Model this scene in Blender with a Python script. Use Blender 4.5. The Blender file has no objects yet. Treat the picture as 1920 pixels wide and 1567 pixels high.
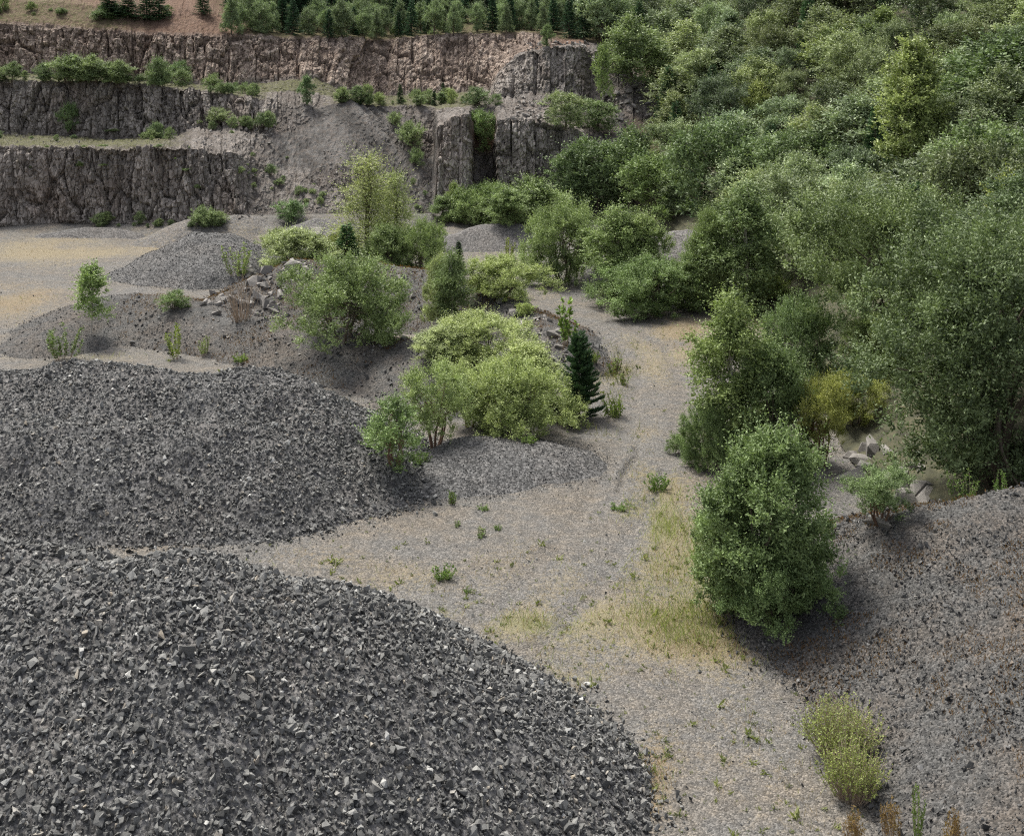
import bpy, bmesh, math, random
import numpy as np
from mathutils import Vector

# ------------------------------------------------------------------ camera, sky, sun, exposure
W0, H0, F, YH, CAMZ = 1920, 1567, 2400.0, 40.0, 15.0
sc = bpy.context.scene
COL = sc.collection
cd = bpy.data.cameras.new("camera")
cam = bpy.data.objects.new("camera", cd); COL.objects.link(cam)
cam.location = (0, 0, CAMZ); cam.rotation_euler = (math.radians(90), 0, 0)
cd.sensor_width = 36; cd.lens = 36 * F / W0
cd.shift_y = -(H0 / 2 - YH) / W0
cd.clip_end = 2000
sc.camera = cam

SUN_EL, SUN_AZ = math.radians(60), math.radians(-42)     # azimuth measured from +Y towards +X
world = bpy.data.worlds.new("World"); sc.world = world; world.use_nodes = True
nt = world.node_tree
bg = nt.nodes["Background"]
sky = nt.nodes.new("ShaderNodeTexSky"); sky.sky_type = 'NISHITA'; sky.sun_disc = False
sky.sun_elevation = SUN_EL; sky.sun_rotation = SUN_AZ
sky.dust_density = 5.0; sky.air_density = 1.0; sky.ozone_density = 1.0
hs = nt.nodes.new("ShaderNodeHueSaturation"); hs.inputs["Saturation"].default_value = .38      # veiled sky
nt.links.new(sky.outputs[0], hs.inputs["Color"]); nt.links.new(hs.outputs[0], bg.inputs[0]); bg.inputs[1].default_value = 0.12
sl = bpy.data.lights.new("sun", 'SUN'); sun = bpy.data.objects.new("sun", sl); COL.objects.link(sun)
sl.energy = 2.6; sl.angle = math.radians(16); sl.color = (1.0, 0.97, 0.86)
sdir = Vector((math.sin(SUN_AZ) * math.cos(SUN_EL), math.cos(SUN_AZ) * math.cos(SUN_EL), math.sin(SUN_EL)))
sun.rotation_euler = sdir.to_track_quat('Z', 'Y').to_euler()
sc.view_settings.view_transform = 'Standard'; sc.view_settings.look = 'None'
sc.view_settings.gamma = 1; sc.view_settings.use_curve_mapping = False
sc.view_settings.exposure = 0.85
sc.render.engine = 'CYCLES'
cy = sc.cycles
cy.max_bounces = 5; cy.diffuse_bounces = 3; cy.glossy_bounces = 2; cy.transmission_bounces = 3
cy.transparent_max_bounces = 4
cy.filter_width = 1.2
cy.use_denoising = False

# ------------------------------------------------------------------ helpers
def tag(o, label=None, cat=None, group=None, kind=None):
    if label: o["label"] = label
    if cat: o["category"] = cat
    if group: o["group"] = group
    if kind: o["kind"] = kind
    return o

def mesh_data(name, V, faces, mat=None, attrs=None, smooth=False):
    """faces: list of int arrays (n,k)"""
    me = bpy.data.meshes.new(name)
    V = np.asarray(V, dtype=np.float32)
    faces = [f for f in faces if len(f)]
    me.vertices.add(len(V)); me.vertices.foreach_set("co", V.ravel())
    nl = sum(f.size for f in faces); npoly = sum(len(f) for f in faces)
    me.loops.add(nl); me.polygons.add(npoly)
    me.loops.foreach_set("vertex_index", np.concatenate([f.ravel() for f in faces]).astype(np.int32))
    starts = []; off = 0
    for f in faces:
        starts.append(off + np.arange(len(f)) * f.shape[1]); off += f.size
    me.polygons.foreach_set("loop_start", np.concatenate(starts).astype(np.int32))
    me.update(calc_edges=True)
    me.polygons.foreach_set("use_smooth", np.full(npoly, smooth))
    for nm, (dom, typ, data) in (attrs or {}).items():
        a = me.attributes.new(nm, typ, dom)
        if typ == 'FLOAT': a.data.foreach_set("value", np.asarray(data, np.float32).ravel())
        else: a.data.foreach_set("color", np.asarray(data, np.float32).ravel())
    if mat: me.materials.append(mat)
    return me

def link(name, me, parent=None):
    o = bpy.data.objects.new(name, me); COL.objects.link(o)
    if parent: o.parent = parent
    return o

def norm(a): return a / np.maximum(np.linalg.norm(a, axis=-1, keepdims=True), 1e-9)

def hsh(ix, iy, s):
    with np.errstate(over='ignore'):
        a = ix.astype(np.int64).astype(np.uint32) * np.uint32(374761393)
        b = iy.astype(np.int64).astype(np.uint32) * np.uint32(668265263)
        n = a + b + np.uint32((s * 1442695041) & 0xffffffff)
        n = (n ^ (n >> np.uint32(13))) * np.uint32(1274126177)
        n = n ^ (n >> np.uint32(16)); n = n * np.uint32(2246822519); n = n ^ (n >> np.uint32(15))
    return n.astype(np.float64) / 4294967296.0

def vnoise(x, y, s=0):
    x = np.asarray(x, float); y = np.asarray(y, float)
    ix = np.floor(x); iy = np.floor(y); fx = x - ix; fy = y - iy
    fx = fx * fx * (3 - 2 * fx); fy = fy * fy * (3 - 2 * fy)
    a = hsh(ix, iy, s); b = hsh(ix + 1, iy, s); c = hsh(ix, iy + 1, s); d = hsh(ix + 1, iy + 1, s)
    return (a + (b - a) * fx) * (1 - fy) + (c + (d - c) * fx) * fy

def fbm(x, y, s=0, o=4):
    t = 0; a = 0.5; n = 0
    for i in range(o):
        t = t + a * vnoise(x * 2 ** i, y * 2 ** i, s + i * 17); n += a; a *= .5
    return t / n - 0.5           # about -0.5..0.5

def vor2(u, v, s=0):
    iu = np.floor(u); iv = np.floor(v)
    f1 = np.full(u.shape, 9.0); f2 = np.full(u.shape, 9.0); idr = np.zeros(u.shape)
    for a in (-1, 0, 1):
        for b in (-1, 0, 1):
            cx = iu + a; cyy = iv + b
            d = np.maximum(abs(cx + .15 + .7 * hsh(cx, cyy, s) - u), abs(cyy + .15 + .7 * hsh(cx, cyy, s + 5) - v) * .9) * .6 + \
                .4 * np.hypot(cx + .15 + .7 * hsh(cx, cyy, s) - u, cyy + .15 + .7 * hsh(cx, cyy, s + 5) - v)
            r = hsh(cx, cyy, s + 9)
            m = d < f1
            f2 = np.where(m, f1, np.minimum(f2, d)); idr = np.where(m, r, idr); f1 = np.where(m, d, f1)
    return idr, f2 - f1

def sstep(a, b, x):
    t = np.clip((x - a) / (b - a), 0, 1); return t * t * (3 - 2 * t)

# ------------------------------------------------------------------ materials
def mat_new(name):
    m = bpy.data.materials.new(name); m.use_nodes = True
    n = m.node_tree.nodes; l = m.node_tree.links
    return m, n, l, n["Principled BSDF"]

def N(n, t, **kw):
    x = n.new(t)
    for k, v in kw.items():
        if k.startswith("i_"): x.inputs[k[2:]].default_value = v
        else: setattr(x, k, v)
    return x

def mixc(n, l, fac, a, b, typ='MIX'):
    x = n.new("ShaderNodeMix"); x.data_type = 'RGBA'; x.blend_type = typ
    for sock, val in ((x.inputs[0], fac), (x.inputs[6], a), (x.inputs[7], b)):
        if hasattr(val, "is_linked") or isinstance(val, bpy.types.NodeSocket): l.new(val, sock)
        elif isinstance(val, (int, float)): sock.default_value = val
        else: sock.default_value = (*val, 1)
    return x.outputs[2]

def ramp(n, l, fac, stops):
    r = n.new("ShaderNodeValToRGB")
    while len(r.color_ramp.elements) < len(stops): r.color_ramp.elements.new(.5)
    for e, (p, c) in zip(r.color_ramp.elements, stops):
        e.position = p; e.color = (*c, 1) if not isinstance(c, (int, float)) else (c, c, c, 1)
    l.new(fac, r.inputs[0]); return r.outputs[0]

def mth(n, l, op, a, b=0.0, clamp=False):
    x = n.new("ShaderNodeMath"); x.operation = op; x.use_clamp = clamp
    for s, v in ((x.inputs[0], a), (x.inputs[1], b)):
        if isinstance(v, bpy.types.NodeSocket): l.new(v, s)
        else: s.default_value = v
    return x.outputs[0]

def noise_n(n, l, co, scale, detail=4, rough=.6):
    x = N(n, "ShaderNodeTexNoise"); x.inputs["Scale"].default_value = scale
    x.inputs["Detail"].default_value = detail; x.inputs["Roughness"].default_value = rough
    l.new(co, x.inputs["Vector"]); return x.outputs[0]

def voro_n(n, l, co, scale, out=1):
    x = N(n, "ShaderNodeTexVoronoi"); x.inputs["Scale"].default_value = scale
    l.new(co, x.inputs["Vector"]); return x.outputs[out]

def leaf_mat(name, dark, light, trans=.3, rough=.5, spec=.35, extra=None):
    m, n, l, p = mat_new(name)
    at = N(n, "ShaderNodeAttribute", attribute_name="tone")
    oi = n.new("ShaderNodeObjectInfo")
    c = mixc(n, l, at.outputs["Fac"], dark, light)
    c = mixc(n, l, 1.0, c, oi.outputs["Color"], 'MULTIPLY')
    l.new(c, p.inputs["Base Color"]); p.inputs["Roughness"].default_value = rough
    p.inputs["Specular IOR Level"].default_value = spec
    tr = n.new("ShaderNodeBsdfTranslucent")
    tc = mixc(n, l, 1.0, c, (1.0, 1.06, .66), 'MULTIPLY'); l.new(tc, tr.inputs[0])
    mx = n.new("ShaderNodeMixShader"); mx.inputs[0].default_value = trans
    l.new(p.outputs[0], mx.inputs[1]); l.new(tr.outputs[0], mx.inputs[2])
    l.new(mx.outputs[0], n["Material Output"].inputs[0])
    return m

M = {}
M['leaf'] = leaf_mat("willow_leaf", (.075, .098, .050), (.42, .45, .285), .22)
M['needle'] = leaf_mat("conifer_needle", (.035, .065, .040), (.11, .165, .095), .12, .6, .2)
M['weed'] = leaf_mat("weed_leaf", (.10, .135, .055), (.30, .34, .16), .35)
M['straw'] = leaf_mat("dry_grass", (.20, .125, .06), (.40, .33, .18), .25, .7, .1)

def bark_mat(name, a, b, sc_=6):
    m, n, l, p = mat_new(name)
    tc = n.new("ShaderNodeTexCoord")
    f = noise_n(n, l, tc.outputs["Object"], sc_, 4)
    l.new(mixc(n, l, f, a, b), p.inputs["Base Color"]); p.inputs["Roughness"].default_value = .85
    return m
M['bark'] = bark_mat("bark", (.06, .048, .036), (.17, .135, .10))
M['redbark'] = bark_mat("russet_bark", (.10, .055, .035), (.22, .13, .085))
M['birchbark'] = bark_mat("birch_bark", (.22, .19, .16), (.62, .58, .52), 9)
M['deadwood'] = bark_mat("dead_twig", (.26, .20, .15), (.45, .36, .28), 5)

def woodfloor():
    m, n, l, p = mat_new("wood_floor"); geo = n.new("ShaderNodeNewGeometry")
    f = noise_n(n, l, geo.outputs["Position"], 2.2, 6, .7)
    l.new(ramp(n, l, f, [(.3, (.028, .026, .018)), (.5, (.055, .055, .03)), (.75, (.11, .095, .055))]), p.inputs["Base Color"]); p.inputs["Roughness"].default_value = .95
    return m
M['wood'] = woodfloor()
def stone_mat(name, dark, light, warm, pale=.03, bump=.4, fine=30, rough=.8):
    m, n, l, p = mat_new(name)
    at = N(n, "ShaderNodeAttribute", attribute_name="tone")
    geo = n.new("ShaderNodeNewGeometry")
    c = ramp(n, l, at.outputs["Fac"], [(0, dark), (.55, tuple(.5 * (a + b) for a, b in zip(dark, light))), (.86, light), (.93, warm), (1, tuple(min(.6, x * 1.55) for x in light))])
    f = noise_n(n, l, geo.outputs["Position"], fine, 4, .7)
    k = ramp(n, l, f, [(.25, .72), (.75, 1.18)])
    c = mixc(n, l, 1.0, c, k, 'MULTIPLY')
    l.new(c, p.inputs["Base Color"]); p.inputs["Roughness"].default_value = rough
    p.inputs["Specular IOR Level"].default_value = .3
    b = N(n, "ShaderNodeBump"); b.inputs["Strength"].default_value = bump; b.inputs["Distance"].default_value = .02
    l.new(f, b.inputs["Height"]); l.new(b.outputs[0], p.inputs["Normal"])
    return m
M['stone'] = stone_mat("crushed_stone", (.066, .066, .065), (.275, .272, .262), (.30, .26, .21))
M['shale'] = stone_mat("shale_chip", (.042, .042, .043), (.160, .156, .153), (.19, .155, .125))
M['boulder'] = stone_mat("boulder_rock", (.10, .095, .090), (.33, .305, .285), (.26, .21, .17), bump=.9, fine=7)

def gravel_mat(name, dark, light, brown, scale=18, brown_amt=.3):
    """fine crushed stone seen as a surface; attribute 'grass' adds dry growth"""
    m, n, l, p = mat_new(name)
    geo = n.new("ShaderNodeNewGeometry"); co = geo.outputs["Position"]
    vc = voro_n(n, l, co, scale, 1)
    sep = n.new("ShaderNodeSeparateColor"); l.new(vc, sep.inputs[0])
    big = noise_n(n, l, co, .35, 5, .6)
    mid = noise_n(n, l, co, 2.5, 5, .65)
    c = ramp(n, l, sep.outputs[0], [(0, dark), (.7, light), (1, tuple(min(.7, x * 1.5) for x in light))])
    bf = ramp(n, l, mth(n, l, 'ADD', mth(n, l, 'MULTIPLY', big, .6), mth(n, l, 'MULTIPLY', mid, .4)), [(.44, 0), (.62, 1)])
    c = mixc(n, l, mth(n, l, 'MULTIPLY', bf, brown_amt), c, mixc(n, l, 1.0, c, brown, 'MULTIPLY'))
    c = mixc(n, l, 1.0, c, ramp(n, l, mid, [(.25, .78), (.75, 1.2)]), 'MULTIPLY')
    at = N(n, "ShaderNodeAttribute", attribute_name="grass")
    sx = n.new("ShaderNodeSeparateColor"); l.new(at.outputs["Color"], sx.inputs[0])
    g = noise_n(n, l, co, 5, 6, .75)
    fine = noise_n(n, l, co, 26, 3, .7)
    gsum = mth(n, l, 'ADD', mth(n, l, 'MULTIPLY', g, 1.15), mth(n, l, 'ADD', mth(n, l, 'MULTIPLY', fine, .85), -.5))
    gm = mth(n, l, 'MULTIPLY', mth(n, l, 'SUBTRACT', mth(n, l, 'ADD', gsum, sx.outputs[0]), .88), 3.2, True)
    gc = ramp(n, l, fine, [(.25, (.14, .116, .076)), (.5, (.235, .195, .132)), (.75, (.32, .275, .20))])
    gc = mixc(n, l, sx.outputs[1], gc, ramp(n, l, fine, [(.3, (.13, .075, .04)), (.7, (.25, .155, .085))]))
    gc = mixc(n, l, sx.outputs[2], gc, ramp(n, l, fine, [(.3, (.09, .10, .04)), (.7, (.21, .22, .09))]))
    c = mixc(n, l, mth(n, l, 'MULTIPLY', gm, .85), c, gc)
    l.new(c, p.inputs["Base Color"]); p.inputs["Roughness"].default_value = .9
    p.inputs["Specular IOR Level"].default_value = .2
    dist = voro_n(n, l, co, scale, 0)
    hh = mth(n, l, 'ADD', mth(n, l, 'MULTIPLY', dist, -.6), mth(n, l, 'MULTIPLY', fine, .6))
    b = N(n, "ShaderNodeBump"); b.inputs["Strength"].default_value = .8; b.inputs["Distance"].default_value = .05
    l.new(hh, b.inputs["Height"]); l.new(b.outputs[0], p.inputs["Normal"])
    return m
M['floor'] = gravel_mat("gravel_floor", (.075, .072, .069), (.150, .143, .136), (1.2, 1.03, .82), 26, .6)
M['pile'] = gravel_mat("gravel_grey", (.042, .042, .043), (.13, .128, .128), (1.15, 1.0, .88), 14, .3)  # kept dark under the loose stones so gaps between them read as shade
M['fargrey'] = gravel_mat("gravel_pale_grey", (.06, .058, .058), (.14, .135, .133), (1.15, 1.0, .88), 14, .3)
M['bank'] = gravel_mat("gravel_brown", (.034, .034, .034), (.098, .096, .094), (1.2, 1.0, .84), 22, .7)

def terrain_mat():
    m, n, l, p = mat_new("quarry_rock")
    geo = n.new("ShaderNodeNewGeometry"); co = geo.outputs["Position"]
    at = N(n, "ShaderNodeAttribute", attribute_name="wt")
    sx = n.new("ShaderNodeSeparateColor"); l.new(at.outputs["Color"], sx.inputs[0])
    cell = N(n, "ShaderNodeAttribute", attribute_name="cell").outputs["Fac"]
    rock, pink, soil, grass = sx.outputs[0], sx.outputs[1], sx.outputs[2], at.outputs["Alpha"]
    mp = N(n, "ShaderNodeMapping"); mp.inputs["Scale"].default_value = (1, 1, .22); l.new(co, mp.inputs[0])
    streak = noise_n(n, l, mp.outputs[0], 1.1, 5, .65)
    big = noise_n(n, l, co, .25, 4, .6); mid = noise_n(n, l, co, 3.0, 5, .7); fine = noise_n(n, l, co, 14, 4, .7)
    # scree
    c = ramp(n, l, fine, [(.3, (.085, .082, .082)), (.55, (.15, .143, .138)), (.8, (.25, .236, .222))])
    c = mixc(n, l, ramp(n, l, mid, [(.45, 0), (.7, .6)]), c, (.20, .155, .125))
    c = mixc(n, l, 1.0, c, ramp(n, l, cell, [(.1, .6), (.5, 1.0), (.9, 1.35)]), 'MULTIPLY')
    # rock
    rc = ramp(n, l, cell, [(0, (.24, .214, .196)), (.5, (.345, .31, .283)), (1, (.47, .425, .39))])
    pc = ramp(n, l, cell, [(0, (.24, .185, .155)), (.5, (.355, .28, .235)), (1, (.48, .40, .345))])
    rc = mixc(n, l, pink, rc, pc)
    rc = mixc(n, l, 1.0, rc, ramp(n, l, streak, [(.3, .6), (.5, 1.0), (.75, 1.12)]), 'MULTIPLY')
    rc = mixc(n, l, ramp(n, l, big, [(.48, 0), (.66, .45)]), rc, (.21, .155, .125))
    rc = mixc(n, l, 1.0, rc, ramp(n, l, fine, [(.25, .72), (.75, 1.2)]), 'MULTIPLY')
    rc = mixc(n, l, ramp(n, l, mth(n, l, 'MULTIPLY', mid, streak), [(.33, 0), (.42, .35)]), rc, (.15, .16, .07))
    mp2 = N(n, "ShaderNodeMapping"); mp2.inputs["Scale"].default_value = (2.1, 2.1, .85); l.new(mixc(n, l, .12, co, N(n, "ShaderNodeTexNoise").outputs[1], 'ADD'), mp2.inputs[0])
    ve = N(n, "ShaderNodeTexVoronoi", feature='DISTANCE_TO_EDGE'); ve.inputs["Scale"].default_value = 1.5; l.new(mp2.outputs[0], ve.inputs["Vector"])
    vb = N(n, "ShaderNodeTexVoronoi"); vb.inputs["Scale"].default_value = 1.5; l.new(mp2.outputs[0], vb.inputs["Vector"])
    sb = n.new("ShaderNodeSeparateColor"); l.new(vb.outputs[1], sb.inputs[0])
    rc = mixc(n, l, 1.0, rc, ramp(n, l, sb.outputs[0], [(0, .80), (.5, 1.05), (1, 1.34)]), 'MULTIPLY')
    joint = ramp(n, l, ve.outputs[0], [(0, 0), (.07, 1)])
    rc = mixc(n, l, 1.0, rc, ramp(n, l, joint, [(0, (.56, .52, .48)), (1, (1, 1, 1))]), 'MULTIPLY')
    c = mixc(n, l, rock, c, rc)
    so = ramp(n, l, mid, [(.25, (.10, .060, .042)), (.5, (.18, .105, .072)), (.8, (.24, .155, .11))])
    c = mixc(n, l, soil, c, so)
    gm = mth(n, l, 'MULTIPLY', mth(n, l, 'SUBTRACT', mth(n, l, 'ADD', mid, grass), .72), 3.5, True)
    gc = ramp(n, l, fine, [(.25, (.055, .066, .028)), (.5, (.11, .115, .05)), (.8, (.22, .195, .11))])
    c = mixc(n, l, gm, c, gc)
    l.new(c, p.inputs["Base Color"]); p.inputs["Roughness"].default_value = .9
    p.inputs["Specular IOR Level"].default_value = .15
    b = N(n, "ShaderNodeBump"); b.inputs["Strength"].default_value = .9; b.inputs["Distance"].default_value = .14
    l.new(mth(n, l, 'ADD', mth(n, l, 'ADD', fine, mth(n, l, 'MULTIPLY', mid, 1.2)), mth(n, l, 'MULTIPLY', mth(n, l, 'MULTIPLY', joint, rock), mth(n, l, 'ADD', .5, sb.outputs[1]))), b.inputs["Height"]); l.new(b.outputs[0], p.inputs["Normal"])
    return m
M['terrain'] = terrain_mat()

# ------------------------------------------------------------------ terrain: floor, quarry faces, benches, wooded hillside
def Z_of(y, d): return CAMZ - (np.asarray(y) - YH) / F * np.asarray(d)
def footX(Y):
    return np.interp(Y, [0, 20, 34, 40, 50, 60, 70, 80, 90, 100, 110, 120, 130, 140, 170, 220, 400],
                     [20, 18, 14.2, 11.2, 12.0, 13.2, 13.4, 12.2, 9.6, 5.0, 0, -3.5, -6.5, -9, -18, -34, -90])
# columns: px, 11 points (distance, pixel height) : face base/top x4, rim, hill, far hill ; segment kinds
TAB = [
 (-900, [(96,425),(96.8,275),(105,252),(106.2,150),(112,146),(114,143),(116,140),(118,48),(122,0),(150,-90),(210,-260)], "RMRMMMKLLF"),
 (-60, [(93,427),(93.8,276),(102,252),(103.2,150),(108,146),(110,143),(112,138),(114,42),(118,-4),(150,-100),(210,-260)], "RMRMMMKLLF"),
 (0,   [(93,425),(93.8,275),(102,250),(103.2,152),(108,147),(110,143),(112,138),(114,42),(118,0),(150,-100),(210,-260)], "RMRMMMKLLF"),
 (100, [(92,418),(92.8,277),(102,252),(103.2,152),(108,148),(110,145),(112,140),(114,50),(118,5),(150,-100),(210,-260)], "RMRMMMKLLF"),
 (200, [(92,420),(92.8,274),(101,262),(102.4,152),(107,152),(109,151),(111,148),(113,58),(117,12),(150,-100),(210,-260)], "RMRMMMKLBF"),
 (300, [(91,418),(92,272),(101,255),(102.5,160),(107,159),(109,158),(111,155),(113.5,65),(118,18),(150,-100),(210,-260)], "RMRMMMKBBF"),
 (380, [(90.5,412),(92,280),(101,240),(102.6,170),(107,167),(109,165),(111,160),(114,66),(119,18),(150,-100),(210,-260)], "RTRMMMKBBF"),
 (440, [(90,402),(92.5,285),(100,240),(102.6,178),(107,172),(109,168),(112,162),(115,65),(120,38),(150,-100),(210,-260)], "RTRMMMKBFF"),
 (480, [(91,402),(95,305),(100,242),(103,182),(107,172),(110,165),(113,158),(116,66),(121,50),(150,-90),(210,-260)], "TTRMMMKFFF"),
 (530, [(91,402),(97,315),(100,252),(103.5,190),(108,172),(110,160),(113,150),(117,68),(122,55),(150,-80),(210,-260)], "TSTTMMKFFF"),
 (590, [(92,400),(96,320),(101,245),(105,200),(109,175),(112,158),(114,145),(119,70),(124,60),(150,-60),(210,-260)], "TSSTMMKFFF"),
 (650, [(92,400),(96,310),(101,240),(106,192),(110,190),(113,185),(116,175),(121,72),(126,66),(155,-60),(210,-260)], "TSSMMMKFFF"),
 (720, [(93,400),(97,335),(101,270),(107,196),(112,192),(116,187),(119,180),(125,72),(130,66),(160,-60),(215,-260)], "SSSMMMKFFF"),
 (790, [(95,400),(98,352),(102,292),(107,198),(112,193),(117,186),(121,178),(126,68),(131,63),(160,-60),(215,-260)], "SSTMMMKFFF"),
 (811, [(96,398),(99,352),(103,292),(107,202),(112,195),(117,186),(121,177),(126.5,67),(131,62),(160,-60),(215,-260)], "SSTMMMKFFF"),
 (819, [(97.5,394),(98.6,240),(101,224),(105,205),(112,195),(117,185),(121,176),(126.5,66),(131,62),(160,-60),(215,-260)], "RTTMMMKFFF"),
 (850, [(96.5,392),(98.0,219),(101,212),(106,201),(112,193),(117,184),(121,174),(126,64),(131,60),(160,-60),(215,-260)], "RTTMMMKFFF"),
 (880, [(97,390),(98.6,217),(101,211),(106,199),(112,190),(117,180),(121,172),(126,63),(131,59),(160,-60),(215,-260)], "RTTMMMKFFF"),
 (890, [(101.5,386),(103,280),(104.5,228),(106.5,200),(112,186),(117,178),(121,170),(126,63),(131,58),(160,-60),(215,-260)], "TBTMMMKFFF"),
 (924, [(102,382),(104,282),(105.3,226),(107,198),(111,184),(114,172),(120,166),(126,62),(131,57),(160,-60),(215,-260)], "TBTTTTKFFF"),
 (934, [(99,378),(100.2,226),(103,211),(107,196),(109.5,182),(112.5,140),(119,150),(126,61),(131,56),(160,-60),(215,-260)], "RTTTRTKFFF"),
 (970, [(98.6,372),(100.2,224),(103,212),(107,198),(109.2,178),(111.8,102),(118,110),(126,61),(131,54),(160,-60),(215,-260)], "RTTTRSKFFF"),
 (1010,[(99,366),(100.6,228),(103,216),(107,200),(109,174),(111.6,90),(118,92),(126,61),(131,52),(160,-60),(215,-260)], "RTTTRTKFFF"),
 (1060,[(100,360),(101.8,240),(104,232),(107,204),(109.3,176),(112,85),(118,85),(124,74),(131,50),(160,-60),(215,-260)], "RTTTRTBFFF"),
 (1092,[(101,360),(103,248),(104.5,242),(107.5,216),(110,190),(112.5,84),(118,80),(123,74),(131,48),(160,-60),(215,-260)], "RTTTRTBFFF"),
 (1110,[(101,360),(103.5,252),(104.5,246),(107,228),(110,205),(114.5,100),(118,90),(123,78),(131,48),(160,-60),(215,-260)], "RTTTTTTFFF"),
 (1160,[(98,396),(103.5,270),(104.5,256),(107,238),(110,206),(115,118),(118,104),(123,84),(131,50),(160,-60),(215,-260)], "TTTTTTTFFF"),
 (1235,[(91,430),(98,330),(102,285),(105,256),(108,236),(111,212),(114,176),(118,146),(124,112),(135,55),(215,-240)], "FFFFTTFFFF"),
]
KIND = {'R': (1, 0, 0, 0), 'K': (1, 1, 0, 0), 'S': (0, 0, 0, 0), 'T': (.30, 0, .05, .10), 'B': (.1, .5, .8, .15), 'M': (0, 0, .15, .42), 'F': (0, 0, .7, .40), 'L': (.1, .2, .75, .36)}
tpx, tP, tK = [], [], []
for px, pts, kinds in TAB:
    tpx.append(px); tP.append([(d, float(Z_of(y, d))) for d, y in pts]); tK.append([KIND[k] for k in kinds])
for px in (1290, 1350, 1420, 1500, 1580, 1660, 1750, 1850, 2000, 2200, 2600, 3200):
    dd = np.linspace(14, 215, 4000); X = (px - 960) / F * dd
    s = X - footX(dd)
    inside = np.where(s < 0)[0]
    d0 = dd[inside[-1]] if len(inside) else 14.0
    ds = d0 + (215 - d0) * np.linspace(0, 1, 11) ** 1.25
    tpx.append(px); tP.append([(d, max(0.0, .56 * float((px - 960) / F * d - footX(d)))) for d in ds]); tK.append([KIND['F']] * 10)
tpx = np.array(tpx, float); tP = np.array(tP); tK = np.array(tK, float)
nP = tP.shape[1]

def prof(px):
    """profile polyline (d,z) at one pixel column"""
    px = np.clip(px, tpx[0], tpx[-1]); i = min(max(np.searchsorted(tpx, px) - 1, 0), len(tpx) - 2)
    t = (px - tpx[i]) / (tpx[i + 1] - tpx[i]); return tP[i] * (1 - t) + tP[i + 1] * t

def floor_z(X, Y):
    return .20 * fbm(X / 7, Y / 7, 3, 3) + .05 * fbm(X / 1.3, Y / 1.3, 4, 3)

def base_z(px, d):
    p = prof(px); X = (px - 960) / F * d
    d0, z0 = p[0]; run = 2.0 + 2.2 * max(0, z0)
    z = np.interp(d, p[:, 0], p[:, 1])
    lead = sstep(d0 - run, d0, d) * z0
    return np.where(d < d0, lead + floor_z(X, d) * (1 - sstep(d0 - run, d0, d)), z)

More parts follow.
